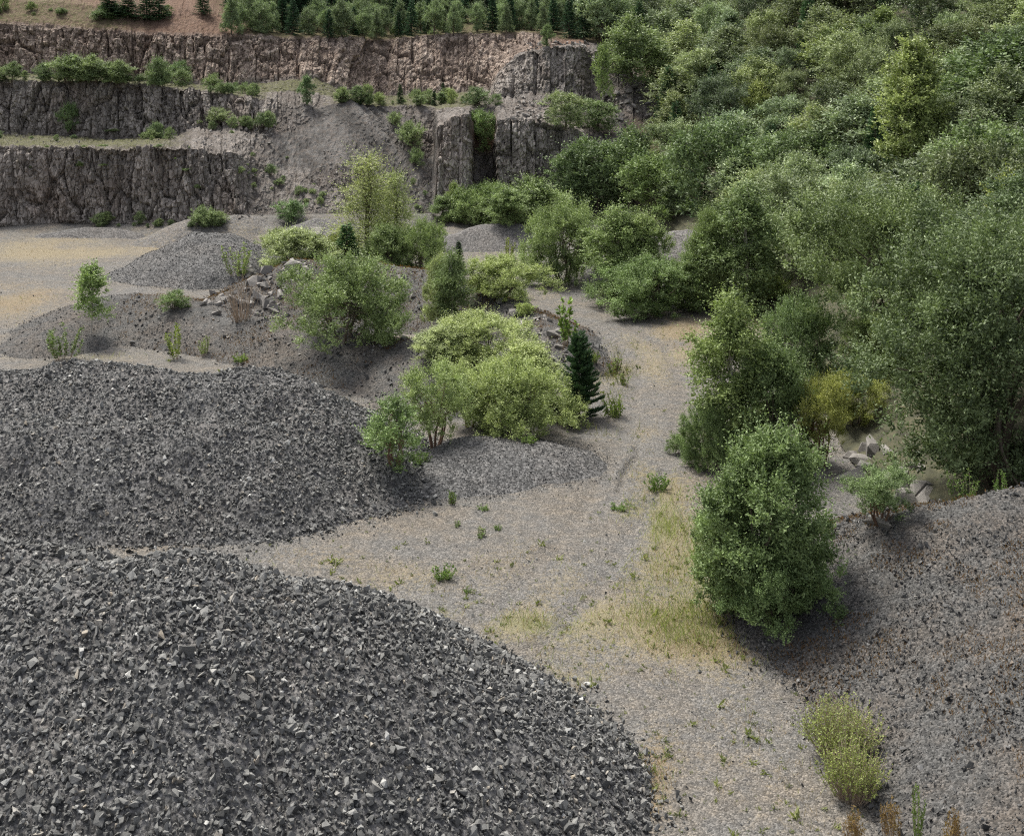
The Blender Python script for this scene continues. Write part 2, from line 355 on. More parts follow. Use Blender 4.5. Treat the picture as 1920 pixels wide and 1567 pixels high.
# ---- spoil heaps: each a rounded ridge line of gravel
def pt(px, y, d): return ((px - 960) / F * d, d, float(Z_of(y, d)))
PILES = {
 'front': dict(r=[(-20, 24.0, 3.1), (-12.0, 24.4, 3.45), (-8.6, 24.9, 4.1), (-6.8, 25.0, 4.25), (-4.6, 25.1, 3.75), (-2.8, 25.0, 2.75), (-1.4, 24.8, 1.9)], k=.74, rr=1.5, n=.35),
 'front_side': dict(r=[(-19, 30.2, 3.2), (-13.5, 29.8, 3.0), (-10.6, 29.3, 2.85), (-9.6, 28.4, 2.3)], k=.75, rr=.6, n=.3),
 'second': dict(r=[(-30, 45, 3.0), (-20, 44.5, 2.85), (-14, 44.6, 3.0), (-9.2, 44.2, 2.9), (-7.2, 43.0, 2.45), (-5.6, 41.8, 1.5)], k=.62, rr=.8, n=.85, r2=[(-30, 40.8, 2.3), (-16, 40.6, 2.4), (-8.4, 41.2, 2.1)]),
 'track_mound': dict(r=[pt(835, 852, 42.5), pt(900, 828, 43.2), pt(1010, 838, 43.4), pt(1050, 860, 43.2)], k=.42, rr=.5, n=.15),
 'bank': dict(r=[pt(400, 570, 64), pt(470, 535, 65.5), pt(560, 488, 67), pt(680, 488, 68), pt(800, 503, 67), pt(900, 545, 64), pt(1000, 585, 60), pt(1065, 655, 55.5)], k=.5, rr=.4, n=.35,
              r2=[pt(235, 552, 64), pt(330, 556, 62.5), pt(420, 585, 60.5), pt(560, 596, 58.5), pt(680, 636, 55.2), pt(760, 632, 55), pt(850, 660, 52)]),
 'left_mound': dict(r=[pt(110, 612, 59.5), pt(190, 560, 63), pt(250, 555, 64)], k=.4, rr=.3, n=.25),
 'grey': dict(r=[pt(235, 500, 75.5), pt(330, 450, 76.5), pt(370, 434, 76.8), pt(420, 434, 76.8), pt(455, 455, 76.5), pt(500, 500, 75.5)], k=.62, rr=.35, n=.4, r2=[pt(250, 512, 74.5), pt(330, 480, 74.6), pt(400, 462, 74.6), pt(440, 452, 75)]),
 'rear': dict(r=[pt(290, 440, 87), pt(350, 412, 87.5), pt(400, 404, 88), pt(470, 405, 88), pt(505, 425, 87)], k=.55, rr=.4, n=.25),
 'far_left': dict(r=[pt(85, 438, 89), pt(160, 427, 90), pt(205, 427, 90), pt(255, 436, 89)], k=.55, rr=.2, n=.25),
 'far_mid': dict(r=[pt(540, 428, 86), pt(590, 412, 87), pt(640, 414, 87), pt(720, 424, 87), pt(800, 428, 86)], k=.55, rr=.25, n=.2),
 'far_right': dict(r=[pt(850, 438, 85), pt(905, 420, 86), pt(965, 416, 86.5), pt(1010, 430, 86.5)], k=.6, rr=.3, n=.25),
 'wood_edge': dict(r=[pt(1230, 440, 76), pt(1290, 430, 76), pt(1360, 440, 75)], k=.55, rr=.3, n=.25),
 'right': dict(r=[pt(1425, 1188, 31.4), pt(1560, 1112, 32), pt(1640, 1030, 32.6), pt(1750, 957, 33), pt(1920, 910, 32.6), (19.5, 30.5, 4.2)], k=.50, kb=1.1, rr=.35, n=.25,
               r2=[pt(1750, 957, 33), (13.2, 28, 3.0), (14.2, 22, 3.4), (14.5, 15, 3.2)]),
}
def ridge_h(x, y, R, k, rr, kb=None):
    h = np.full(np.shape(x), -9.0)
    for (x0, y0, z0), (x1, y1, z1) in zip(R[:-1], R[1:]):
        dx, dy = x1 - x0, y1 - y0; L = dx * dx + dy * dy
        t = np.clip(((x - x0) * dx + (y - y0) * dy) / L, 0, 1)
        dist = np.hypot(x - x0 - t * dx, y - y0 - t * dy)
        kk = k if kb is None else np.where((y - y0) * dx - (x - x0) * dy > 0, kb, k)     # steeper far side
        h = np.maximum(h, z0 + t * (z1 - z0) - (np.sqrt((kk * dist) ** 2 + rr * rr) - rr))
    return h
def pile_h(nm, x, y):
    P = PILES[nm]; h = ridge_h(x, y, P['r'], P['k'], P['rr'], P.get('kb'))
    if 'r2' in P:
        h2 = ridge_h(x, y, P['r2'], P['k'], P['rr']); e = .25
        h = (h + h2 + np.sqrt((h - h2) ** 2 + e * e)) / 2 - e * .3
    s = len(nm) + ord(nm[0])
    toe = np.clip(h + .3, 0, 1)
    return h + .30 * fbm(x / 1.1, y / 1.1, s + 7, 4) * (1 - toe * .6) + P['n'] * toe * (fbm(x / 1.9, y / 1.9, s, 3)) + P['n'] * .35 * toe * fbm(x / .6, y / .6, s + 3, 3)

def surf(px, d):
    z = np.array(base_z(px, d), float); X = (px - 960) / F * d
    for nm, P in PILES.items():
        x0, x1, y0, y1 = P['bb']
        m = (d > y0) & (d < y1) & (X > x0) & (X < x1)
        if m.any(): z[m] = np.maximum(z[m], pile_h(nm, X[m], d[m]))
    return z
for P in PILES.values():
    q = np.array(P['r'] + P.get('r2', [])); e = q[:, 2].max() / P['k'] + 2.0
    P['bb'] = (q[:, 0].min() - e, q[:, 0].max() + e, q[:, 1].min() - e, q[:, 1].max() + e)
def gz(px, d): return float(surf(px, np.array([float(d)]))[0])
DD = np.concatenate([np.arange(14, 60, .1), np.arange(60, 215, .2)])
def hit(px, y, dmin=0):
    z = surf(px, DD); yy = YH + (CAMZ - z) / DD * F
    ok = np.where((yy <= y) & (DD >= dmin))[0]
    i = ok[0] if len(ok) else len(DD) - 1
    return DD[i], z[i]

# ---- floor mesh (one sheet, fan shaped, finer near the track)
GR = [  # dry-growth patches on the floor: pixel ellipse (cx,cy,rx,ry), amount, rust, green
 (110, 470, 210, 36, 1.2, .10, .05), (40, 565, 140, 45, 1.0, .4, .05), (290, 452, 40, 20, .6, .3, 0), (160, 668, 200, 15, .8, 0, .35), (30, 520, 100, 26, -.25, 0, 0),
 (1290, 625, 95, 40, 1.35, .35, .1), (1270, 690, 70, 40, .7, .1, .2), (1330, 1060, 100, 190, .55, .1, .45), (1330, 1200, 120, 50, .8, .4, .1), (1230, 1110, 190, 130, .38, 0, .25),
 (900, 1060, 420, 70, .28, .05, .1), (1000, 1220, 200, 110, .42, .05, .25), (1225, 1480, 40, 130, .85, .6, .1), (1400, 1440, 260, 140, .40, .15, .1), (1090, 1350, 70, 40, .6, .3, .2),
 (950, 492, 110, 14, .7, 0, 0), (1030, 550, 60, 34, .5, .2, .1), (1150, 690, 60, 70, .5, .25, .35), (1120, 820, 90, 50, .5, .4, .2), (1240, 905, 60, 45, .6, .35, .4),
 (1190, 800, 50, 150, .22, 0, 0), (660, 730, 60, 30, .3, .1, 0), (1240, 980, 50, 60, .6, .1, .6), (1215, 1080, 80, 70, .4, .25, .35), (1265, 1165, 90, 50, .7, .3, .4), (1000, 1170, 120, 26, .42, .05, .5), (830, 1150, 60, 20, .4, .05, .5), (1080, 1265, 80, 26, .5, .1, .4), (1180, 960, 40, 20, .5, .1, .6), (960, 1290, 40, 25, .5, .1, .4), (700, 1070, 120, 30, .4, .1, .2), (1120, 1150, 50, 30, .4, .1, .3), (450, 1040, 190, 22, .55, .55, .05), (700, 985, 110, 18, .3, .3, 0), (1180, 610, 90, 22, -.3, 0, 0), (1080, 700, 50, 60, .3, .1, .3), (1420, 590, 60, 60, .9, .2, .3),
]
def growth(X, Y):
    px = 960 + F * X / Y; py = YH + F * CAMZ / Y
    g = np.full(np.shape(X), .12); ru = np.zeros(np.shape(X)); gr = np.zeros(np.shape(X)) + .08
    for cx, cy_, rx, ry, a, r_, g_ in GR:
        q = ((px - cx) / rx) ** 2 + ((py - cy_) / ry) ** 2
        w = np.exp(-q * 1.1)
        g = g + w * a * .5; ru = np.maximum(ru, w * r_); gr = np.maximum(gr, w * g_)
    td = track_dist(X, Y) + .25 * fbm(X / 2, Y / 2, 88, 2)
    rut = np.exp(-((abs(td) - .95) / .28) ** 2)
    g = g - .16 * rut + .10 * np.exp(-(td / .4) ** 2) * (Y < 62)
    return np.clip(g + (.12 + .6 * g) * 1.6 * fbm(X / 2.6, Y / 2.6, 51, 5), 0, .95), np.clip(ru * (1 + fbm(X, Y, 5, 3)), 0, 1), np.clip(gr * (1 + fbm(X, Y, 6, 3)), 0, 1)

TRACKL = [(1010, 545), (1110, 592), (1205, 650), (1240, 720), (1230, 800), (1195, 880), (1130, 985), (1060, 1090), (960, 1180), (820, 1230)]
TRW = [((p - 960) / F * (F * CAMZ / (y - YH)), F * CAMZ / (y - YH)) for p, y in TRACKL]
def track_dist(X, Y):
    d = np.full(np.shape(X), 99.0)
    for (x0, y0), (x1, y1) in zip(TRW[:-1], TRW[1:]):
        dx, dy = x1 - x0, y1 - y0
        t = np.clip(((X - x0) * dx + (Y - y0) * dy) / (dx * dx + dy * dy), 0, 1)
        d = np.minimum(d, np.hypot(X - x0 - t * dx, Y - y0 - t * dy))
    return d
GULLY = [(1192, 838), (1199, 855), (1178, 872), (1168, 895), (1160, 922)]
GULLYW = [((p - 960) / F * (F * CAMZ / (y - YH)), F * CAMZ / (y - YH)) for p, y in GULLY]
def gully(X, Y):
    d = np.full(np.shape(X), 9.0)
    for (x0, y0), (x1, y1) in zip(GULLYW[:-1], GULLYW[1:]):
        dx, dy = x1 - x0, y1 - y0
        t = np.clip(((X - x0) * dx + (Y - y0) * dy) / (dx * dx + dy * dy), 0, 1)
        d = np.minimum(d, np.hypot(X - x0 - t * dx, Y - y0 - t * dy))
    d = d + .22 * fbm(X * 2.2, Y * 2.2, 8, 3)
    w = .05 + .13 * vnoise(X * 3, Y * 3, 9)
    rut = np.exp(-((track_dist(X, Y) + .25 * fbm(X / 2, Y / 2, 88, 2) - .95) / .28) ** 2)
    return -.20 * np.clip(1 - d / w, 0, 1) - .05 * rut

cols = np.concatenate([np.arange(-2400, -120, 60), np.arange(-120, 2040, 5), np.arange(2040, 4300, 60)]).astype(float)
rows = 100
tt = np.concatenate([np.linspace(0, .22, 8)[:-1], np.linspace(.22, 1, 640)])
Vs = np.zeros((len(cols), len(tt), 3)); 
for i, px in enumerate(cols):
    p = prof(px); dend = p[0, 0] + .6
    d = 3 * (dend / 3) ** tt
    X = (px - 960) / F * d; zz = np.where(d > p[0, 0] - .1, p[0, 1] - .1, base_z(px, d))
    Vs[i, :, 0] = X; Vs[i, :, 1] = d; Vs[i, :, 2] = zz + gully(X, d)
g_, r_, e_ = growth(Vs[:, :, 0], Vs[:, :, 1])
def grid_faces(a, b):
    idx = np.arange(a * b).reshape(a, b)
    return np.stack([idx[:-1, :-1], idx[1:, :-1], idx[1:, 1:], idx[:-1, 1:]], -1).reshape(-1, 4)
me = mesh_data("ground", Vs.reshape(-1, 3), [grid_faces(len(cols), len(tt))], M['floor'],
               {'grass': ('POINT', 'FLOAT_COLOR', np.stack([g_, r_, e_, np.ones_like(g_)], -1).reshape(-1, 4))}, True)
tag(link("ground", me), "grey gravel quarry floor with tan dry moss and a curving track", "ground", kind='structure')

# ---- quarry faces, benches and hillside
segrows = [70, 16, 56, 14, 44, 12, 56, 18, 16, 6]
cpx = np.concatenate([np.arange(-900, -100, 12), np.arange(-100, 1240, 2.4), np.arange(1240, 3200, 14)]).astype(float)
ts = [0.0]; 
for s, nr in enumerate(segrows): ts += list(s + (np.arange(nr) + 1) / nr)
ts = np.array(ts)
G = np.zeros((len(cpx), len(ts), 3)); Wt = np.zeros((len(cpx), len(ts), 4))
for i, px in enumerate(cpx):
    wob = 6 * float(fbm(np.array(px / 60.0), np.array(3.3), 77, 3)) if px < 1230 else 0
    p = prof(px + wob)
    d = np.interp(ts, np.arange(nP), p[:, 0]); z = np.interp(ts, np.arange(nP), p[:, 1])
    G[i, :, 0] = (px - 960) / F * d; G[i, :, 1] = d; G[i, :, 2] = z
    j = min(max(np.searchsorted(tpx, px) - 1, 0), len(tpx) - 2); t = np.clip((px - tpx[j]) / (tpx[j + 1] - tpx[j]), 0, 1)
    K = tK[j] * (1 - t) + tK[j + 1] * t
    Kc = np.arange(10) + .5
    for c in range(4):     # narrow blends between segments
        lo = np.clip(np.floor(ts), 0, 9).astype(int); fr = ts - lo
        v = K[lo, c]; up = K[np.clip(lo + 1, 0, 9), c]; dn = K[np.clip(lo - 1, 0, 9), c]
        e = sstep(.88, 1.0, fr) * .5; e2 = (1 - sstep(0, .12, fr)) * .5
        Wt[i, :, c] = v * (1 - e - e2) + up * e + dn * e2
gu = np.gradient(G, axis=0); gv = np.gradient(G, axis=1)
Nn = norm(np.cross(gu, gv)); Nn[Nn[:, :, 1] > 0.0001] *= 1
flip = (Nn * np.array([0, -1, .3])).sum(-1) < 0; Nn[flip] *= -1
u = (cpx[:, None] - 960) / F * 103 + 0 * G[:, :, 2]; v = G[:, :, 2] + .3 * (G[:, :, 1] - 100)
uw = u + .5 * fbm(u / 1.5, v / 1.5, 31, 3); vw = v + .5 * fbm(u / 1.5, v / 1.5, 41, 3)
uw = u + .30 * fbm(u / 3.0, v / 9.0, 31, 2) + .05 * fbm(u / .4, v / .6, 33, 2); vw = v + .30 * fbm(u / 2.0, v / 2.0, 41, 3)
big_id, big_e = vor2(uw / 1.9, vw / 9.0, 1)
col_id, col_e = vor2(uw / .62, vw / 4.2, 12)
blk_id, blk_e = vor2(uw / .46, vw / .70, 2)
sm_id, sm_e = vor2(uw / .21, vw / .30, 3)
rock = Wt[:, :, 0]
disp = rock * (.62 * (big_id - .5) - .42 * (1 - sstep(0, .07, big_e)) + .40 * (col_id - .5) - .26 * (1 - sstep(0, .09, col_e)) + .20 * (blk_id - .5) - .10 * (1 - sstep(.0, .10, blk_e)) + .13 * (sm_id - .5) + .45 * fbm(u / 4, v / 6, 61, 3))
for top_i in (1, 3, 5, 7):     # notched, broken top edges
    wtop = np.exp(-((ts[None, :] - top_i) / .10) ** 2) * rock
    G[:, :, 2] -= wtop * 1.0 * np.clip(fbm(u / 1.5, u * 0 + top_i, 64, 3) + .08, 0, 1) * (blk_id > .25)
disp += (1 - rock) * (.28 * fbm(u / 1.6, v / 1.6, 71, 5) + .10 * (sm_id - .5))
fade = np.ones_like(disp); fade[:, :4] *= np.linspace(.3, 1, 4)
# furrows running down the long scree slope
scree = np.exp(-(((cpx[:, None] - 690) / 75) ** 2)) * ((ts[None, :] > .3) & (ts[None, :] < 3.2))
cc_ = u + .85 * v
fur = fbm(cc_ * 1.5, v * .16, 91, 4); fur2 = fbm(cc_ * .7, v * .10, 95, 3)
disp += scree * (.75 * fur + .6 * fur2)
G2 = G + Nn * (disp * fade * np.where(G[:, :, 0] > 30, .3, 1))[..., None]
cellt = .5 + .55 * (blk_id - .5) + .5 * (sm_id - .5) + .4 * (big_id - .5)
cellt = cellt * (1 - scree * .9) + scree * .9 * (.5 + 1.7 * fur + 1.1 * fur2 - .45 * np.exp(-((cc_ + 6.4) / 1.0) ** 2))
segs = {'lower_cliff': (0, 1), 'lower_bench': (1, 2), 'middle_cliff': (2, 3), 'upper_bench': (3, 6), 'upper_cliff': (6, 7), 'rim_slope': (7, 10)}
bounds = np.concatenate([[0], np.cumsum(segrows)])
csplit = int(np.searchsorted(cpx, 1235))
SL = {'lower_cliff': ("lowest grey jointed cliff of the quarry wall rising from the floor", "cliff"), 'lower_bench': ("narrow grassy ledge on top of the lowest cliff", "ledge"),
      'middle_cliff': ("middle grey cliff of the quarry with scree running down in the centre", "cliff"), 'upper_bench': ("broad upper ledge of rubble and grey rock buttress", "ledge"),
      'upper_cliff': ("topmost pinkish brown blocky cliff below the forest", "cliff"), 'rim_slope': ("red brown soil and forest floor above the quarry rim", "hillside")}
def piece(name, c0, c1, r0, r1, lab, cat, mt='terrain'):
    sub = G2[c0:c1, r0:r1 + 1]; a, b = sub.shape[:2]
    me = mesh_data(name, sub.reshape(-1, 3), [grid_faces(a, b)], M[mt],
                   {'wt': ('POINT', 'FLOAT_COLOR', Wt[c0:c1, r0:r1 + 1].reshape(-1, 4)), 'cell': ('POINT', 'FLOAT', np.clip(cellt[c0:c1, r0:r1 + 1], 0, 1))}, False)
    tag(link(name, me), lab, cat, kind='structure')
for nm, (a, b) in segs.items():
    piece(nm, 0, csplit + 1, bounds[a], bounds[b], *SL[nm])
piece('hillside', csplit, len(cpx), 0, bounds[10], "earth of the steep wooded hillside right of the quarry", "hillside", 'wood')

# ------------------------------------------------------------------ stones
rng = np.random.default_rng(7)
def hull_proto(seed, npts, asp, boxy=.5):
    r = np.random.default_rng(seed)
    p = r.uniform(-1, 1, (npts, 3)); q = norm(r.normal(size=(npts, 3)))
    p = p * boxy + q * (1 - boxy) * .9
    bm = bmesh.new()
    for a in p * np.array(asp) * .5: bm.verts.new(a)
    res = bmesh.ops.convex_hull(bm, input=bm.verts[:])
    junk = [g for g in set(res['geom_interior'] + res['geom_unused']) if isinstance(g, bmesh.types.BMVert) and g.is_valid]
    if junk: bmesh.ops.delete(bm, geom=junk, context='VERTS')
    bmesh.ops.triangulate(bm, faces=bm.faces[:]); bm.verts.index_update()
    V = np.array([v.co[:] for v in bm.verts]); T = np.array([[v.index for v in f.verts] for f in bm.faces])
    bm.free(); return V, T
PROT = [hull_proto(i, 11, (1, .72 + .2 * ((i * 7) % 5) / 5, .5 + .3 * ((i * 3) % 7) / 7), .68) for i in range(24)]
PROTS = [hull_proto(100 + i, 7, (1, .8, .55)) for i in range(16)]
PROTF = [hull_proto(200 + i, 9, (1, .75, .28)) for i in range(16)]
def rand_rot(n, r, flat=0.0):
    q = r.normal(size=(n, 4)); 
    if flat: q[:, 1:3] *= (1 - flat)
    q = norm(q); w, x, y, z = q.T
    return np.stack([np.stack([1 - 2 * (y * y + z * z), 2 * (x * y - z * w), 2 * (x * z + y * w)], -1),
                     np.stack([2 * (x * y + z * w), 1 - 2 * (x * x + z * z), 2 * (y * z - x * w)], -1),
                     np.stack([2 * (x * z - y * w), 2 * (y * z + x * w), 1 - 2 * (x * x + y * y)], -1)], 1)
def scatter_mesh(name, pos, size, tone, protos, mat, r, flat=0.0):
    n = len(pos); which = r.integers(0, len(protos), n); R = rand_rot(n, r, flat)
    VV, FF, TT = [], [], []; off = 0
    for k, (V, T) in enumerate(protos):
        s = np.where(which == k)[0]
        if not len(s): continue
        v = np.einsum('nij,vj->nvi', R[s], V) * size[s][:, None, None] + pos[s][:, None, :]
        f = T[None] + (np.arange(len(s)) * len(V))[:, None, None] + off
        VV.append(v.reshape(-1, 3)); FF.append(f.reshape(-1, 3)); off += v.shape[0] * v.shape[1]
        TT.append(np.repeat(tone[s], len(T)))
    return mesh_data(name, np.concatenate(VV), [np.concatenate(FF)], mat, {'tone': ('FACE', 'FLOAT', np.concatenate(TT))})

def pile_obj(nm, name, label, mat, box, res, stones=None, group=None, growth_amt=.15, rust=.3):
    x0, x1, y0, y1 = box
    xs = np.arange(x0, x1, res); ys = np.arange(y0, y1, res)
    Xg, Yg = np.meshgrid(xs, ys, indexing='ij'); h = pile_h(nm, Xg, Yg)
    keep = h > -.25
    idx = np.full(h.shape, -1); idx[keep] = np.arange(keep.sum())
    f = np.stack([idx[:-1, :-1], idx[1:, :-1], idx[1:, 1:], idx[:-1, 1:]], -1).reshape(-1, 4); f = f[(f >= 0).all(1)]
    V = np.stack([Xg[keep], Yg[keep], h[keep]], -1)
    gr = growth_amt * .6 + .3 * np.clip(fbm(V[:, 0] / 2.6, V[:, 1] / 2.6, 12, 4) + .12, 0, 1)
    at = np.stack([np.clip(gr, 0, .9), np.clip(np.full(len(V), rust) + fbm(V[:, 0], V[:, 1], 2), 0, 1), np.zeros(len(V)), np.ones(len(V))], -1)
    o = link(name, mesh_data(name, V, [f], M[mat], {'grass': ('POINT', 'FLOAT_COLOR', at)}, True))
    tag(o, label, "gravel pile", group)
    if stones:
        for (n, med, sig, protos, smat, emb, dens) in stones:
            k = int(n * 1.0)
            px = rng.uniform(x0, x1, k * 3); py = rng.uniform(y0, y1, k * 3); hh = pile_h(nm, px, py)
            pxl = 960 + F * px / py
            ok = (hh > .35 * np.log(rng.random(len(px)) + 1e-6) * .35 - .02) & (hh > -.6) & (pxl > -160) & (pxl < 2080)
            hh = np.maximum(hh, floor_z(px, py))
            if dens: ok &= rng.uniform(size=len(px)) < np.clip(dens[0] + dens[1] * fbm(px / 1.7, py / 1.7, 33, 3), 0, 1)
            px, py, hh = px[ok][:k], py[ok][:k], hh[ok][:k]
            sz = np.clip(med * np.exp(rng.normal(0, sig, len(px))), med * .4, med * 2.6)
            tn = np.clip(rng.normal(.45, .27, len(px)), 0, 1)
            pos = np.stack([px, py, hh + sz * emb], -1)
            so = link("stones", scatter_mesh("stones", pos, sz, tn, protos, M[smat], rng), o)
            so["kind"] = "stuff"
    return o
GP = "heaps of crushed stone on the quarry floor"
pile_obj('front', "gravel_pile", "big heap of coarse dark crushed stone nearest the camera, filling the bottom left", 'pile', (-20, 4.5, 14, 33), .10,
         [(42000, .098, .45, PROT, 'stone', .24, (.88, 1.0)), (52000, .05, .35, PROTS, 'stone', .2, None), (900, .21, .25, PROT, 'stone', .2, (.4, 1.5))], GP)
pile_obj('front_side', "gravel_pile", "low coarse stone heap at the left edge between the two big heaps", 'pile', (-20, -5, 24, 34), .10,
         [(9000, .13, .45, PROT, 'stone', .2, None), (6000, .065, .3, PROTS, 'stone', .2, None)], GP)
pile_obj('second', "gravel_pile", "broad lumpy flat-topped heap of grey crushed stone behind the nearest heap", 'pile', (-30, 0, 33, 56), .14,
         [(46000, .098, .42, PROT, 'stone', .24, (.82, 1.2)), (50000, .05, .35, PROTS, 'stone', .2, None)], GP)
pile_obj('track_mound', "gravel_pile", "low smooth mound of fine gravel beside the track, below the willows", 'pile', (-7, 5, 37, 50), .10,
         [(12000, .055, .35, PROTS, 'shale', .2, None)], GP, .1)
pile_obj('bank', "gravel_bank", "long brown gravel bank crossing the middle with boulders along its crest", 'bank', (-26, 6, 46, 76), .16,
         [(22000, .085, .55, PROTS, 'shale', .15, (.5, 1.6)), (900, .22, .35, PROT, 'shale', .2, (.3, 1.6))], None, .10, .35)
pile_obj('left_mound', "gravel_pile", "low grey mound with a birch sapling at the left", 'bank', (-28, -14, 54, 70), .16,
         [(3500, .08, .4, PROTS, 'shale', .15, None)], GP, .2)
pile_obj('grey', "gravel_pile", "smooth twin-peaked grey gravel heap beside the tan field", 'pile', (-30, -8, 68, 84), .16, [(16000, .08, .35, PROTS, 'shale', .1, None)], GP, .05)
pile_obj('rear', "gravel_pile", "mossy gravel heap just behind the twin-peaked heap", 'fargrey', (-32, -10, 80, 96), .2, None, GP, .60, .1)
pile_obj('far_left', "gravel_pile", "line of small grey heaps under the lowest cliff at the left", 'fargrey', (-40, -22, 84, 95), .2, None, GP, .05)
pile_obj('far_mid', "gravel_pile", "low dark gravel heap behind the yellowish larch", 'fargrey', (-20, 0, 80, 94), .2, None, GP, .05)
pile_obj('far_right', "gravel_pile", "smooth pale grey gravel heap at the end of the track", 'fargrey', (-9, 8, 79, 93), .2, None, GP, .02)
pile_obj('wood_edge', "gravel_pile", "purplish gravel heap showing between bushes at the foot of the wood", 'fargrey', (4, 18, 70, 82), .2, None, GP, .15)
pile_obj('right', "gravel_pile", "wide slope of dark shaly chips rising at the bottom right corner", 'bank', (3, 24, 13, 40), .11,
         [(46000, .066, .5, PROTF, 'shale', .26, (.65, 1.6)), (24000, .045, .3, PROTS, 'shale', .2, None), (2600, .17, .35, PROTF, 'shale', .2, (.4, 1.8))], GP, .14, .5)

# ---- boulders (individuals)
BP = []
for i in range(14):
    V, T = hull_proto(300 + i, 16, (1, .75, .62), .7)
    r = np.random.default_rng(i)
    BP.append(mesh_data("boulder", V, [T], M['boulder'], {'tone': ('FACE', 'FLOAT', np.clip(.35 + .25 * r.random() + .12 * r.normal(size=len(T)), 0, .85))}))
prng = random.Random(5)
def boulder(px, y, size_px, label, group=None, dmin=0, d=None, sink=.25, fwd=0):
    if d is None: d, z = hit(px, y, dmin)
    else: z = gz(px, d)
    s = size_px / F * d
    o = link("boulder", BP[prng.randrange(len(BP))])
    o.location = ((px - 960) / F * d, d - fwd, z + s * (.32 - sink)); o.scale = (s * prng.uniform(.85, 1.2), s * prng.uniform(.8, 1.2), s * prng.uniform(.7, 1.1))
    o.rotation_euler = (prng.uniform(-.5, .5), prng.uniform(-.5, .5), prng.uniform(0, 6.3))
    tag(o, label, "boulder", group); return o
def cluster(n, poly, smin, smax, label, group, dmin=0, pw=2.0, fwd=0):
    def inside(x, y):
        c = False; j = len(poly) - 1
        for i in range(len(poly)):
            xi, yi = poly[i]; xj, yj = poly[j]
            if (yi > y) != (yj > y) and x < (xj - xi) * (y - yi) / (yj - yi) + xi: c = not c
            j = i
        return c
    x0 = min(p[0] for p in poly); x1 = max(p[0] for p in poly); y0 = min(p[1] for p in poly); y1 = max(p[1] for p in poly)
    k = 0
    while k < n:
        x, y = prng.uniform(x0, x1), prng.uniform(y0, y1)
        if inside(x, y):
            boulder(x, y, smin + (smax - smin) * prng.random() ** pw, label, group, dmin, fwd=fwd); k += 1
for a in [(650 - 98, 505, 62, "largest pale rounded boulder on the crest left of the big round willow"), (500, 505, 48, "brown slab-like boulder at the left end of the crest heap"),
          (503, 572, 50, "pale angular boulder low in the heap beside the dead twigs"), (448, 570, 34, "grey block left of the dead twig shrub"), (385, 572, 30, "pale pointed block at the left foot of the boulder heap"),
          (478, 535, 44, "dark boulder in the middle of the crest heap"), (595, 440, 40, "dark rounded boulder among pale bushes on the rear crest"), (600, 478, 38, "boulder peeping over the pale bush behind the crest"),
          (785, 652, 46, "pale layered boulder at the edge of the bank left of the willow group"), (757, 637, 26, "small pale boulder beside the big round willow's foot"),
          (980, 572, 52, "brown weathered boulder at the upper end of the right-hand boulder row"), (965, 590, 44, "pale slab below the brown boulder"), (755, 525, 28, "grey boulder at the top of the dark scree gap"), (772, 560, 24, "small boulder in the dark scree gap"),
          (1640, 845, 75, "dark angular boulder at the top of the shaded heap on the right"), (1615, 865, 62, "shaded slab boulder under the yellowish bush"), (1680, 905, 110, "big flat brown boulder under the dark willow"),
          (1690, 950, 100, "broad grey boulder behind the shaly slope"), (1735, 935, 62, "grey boulder at the right end of the shaded heap"), (1640, 990, 80, "boulder half buried behind the low bush on the right"), (1590, 900, 70, "dark boulder behind the foreground willow"), (1720, 880, 60, "shadowed boulder beneath the dark willow branches"), (1435, 1214, 15, "single pale pointed stone at the toe of the shaly slope")]:
    boulder(*a, group="boulders") if a[2] < 70 else boulder(*a, group="boulders", sink=.3)
cluster(80, [(375, 565), (430, 535), (470, 500), (560, 480), (590, 500), (540, 560), (520, 600), (440, 590), (380, 590)], 13, 42, "grey block in the jumbled boulder heap around the dead twig shrub", "boulder heap by the dead shrub")
cluster(44, [(930, 565), (1000, 575), (1085, 650), (1085, 690), (1040, 690), (960, 610)], 12, 38, "pale block in the boulder row above the willow group", "boulder row above the willows")
cluster(16, [(1575, 835), (1660, 820), (1750, 900), (1740, 955), (1650, 965), (1600, 910)], 20, 62, "shaded brown grey block in the heap between the foreground willow and the huge willow", "shaded boulder heap on the right", pw=1.4)
cluster(16, [(380, 600), (540, 590), (640, 650), (500, 690), (420, 660)], 6, 13, "small stone lying on the brown face of the bank", "loose stones on the bank")
cluster(84, [(1095, 85), (1150, 105), (1180, 140), (1235, 165), (1235, 232), (1160, 230), (1120, 160)], 8, 24, "grey block in the boulder scree right of the upper buttress", "scree right of the buttress", fwd=.35, pw=1.5)
cluster(44, [(970, 190), (1030, 185), (1060, 215), (1040, 228), (960, 225)], 7, 19, "grey block in the fall of rubble below the upper buttress", "rubble below the buttress", fwd=.3)
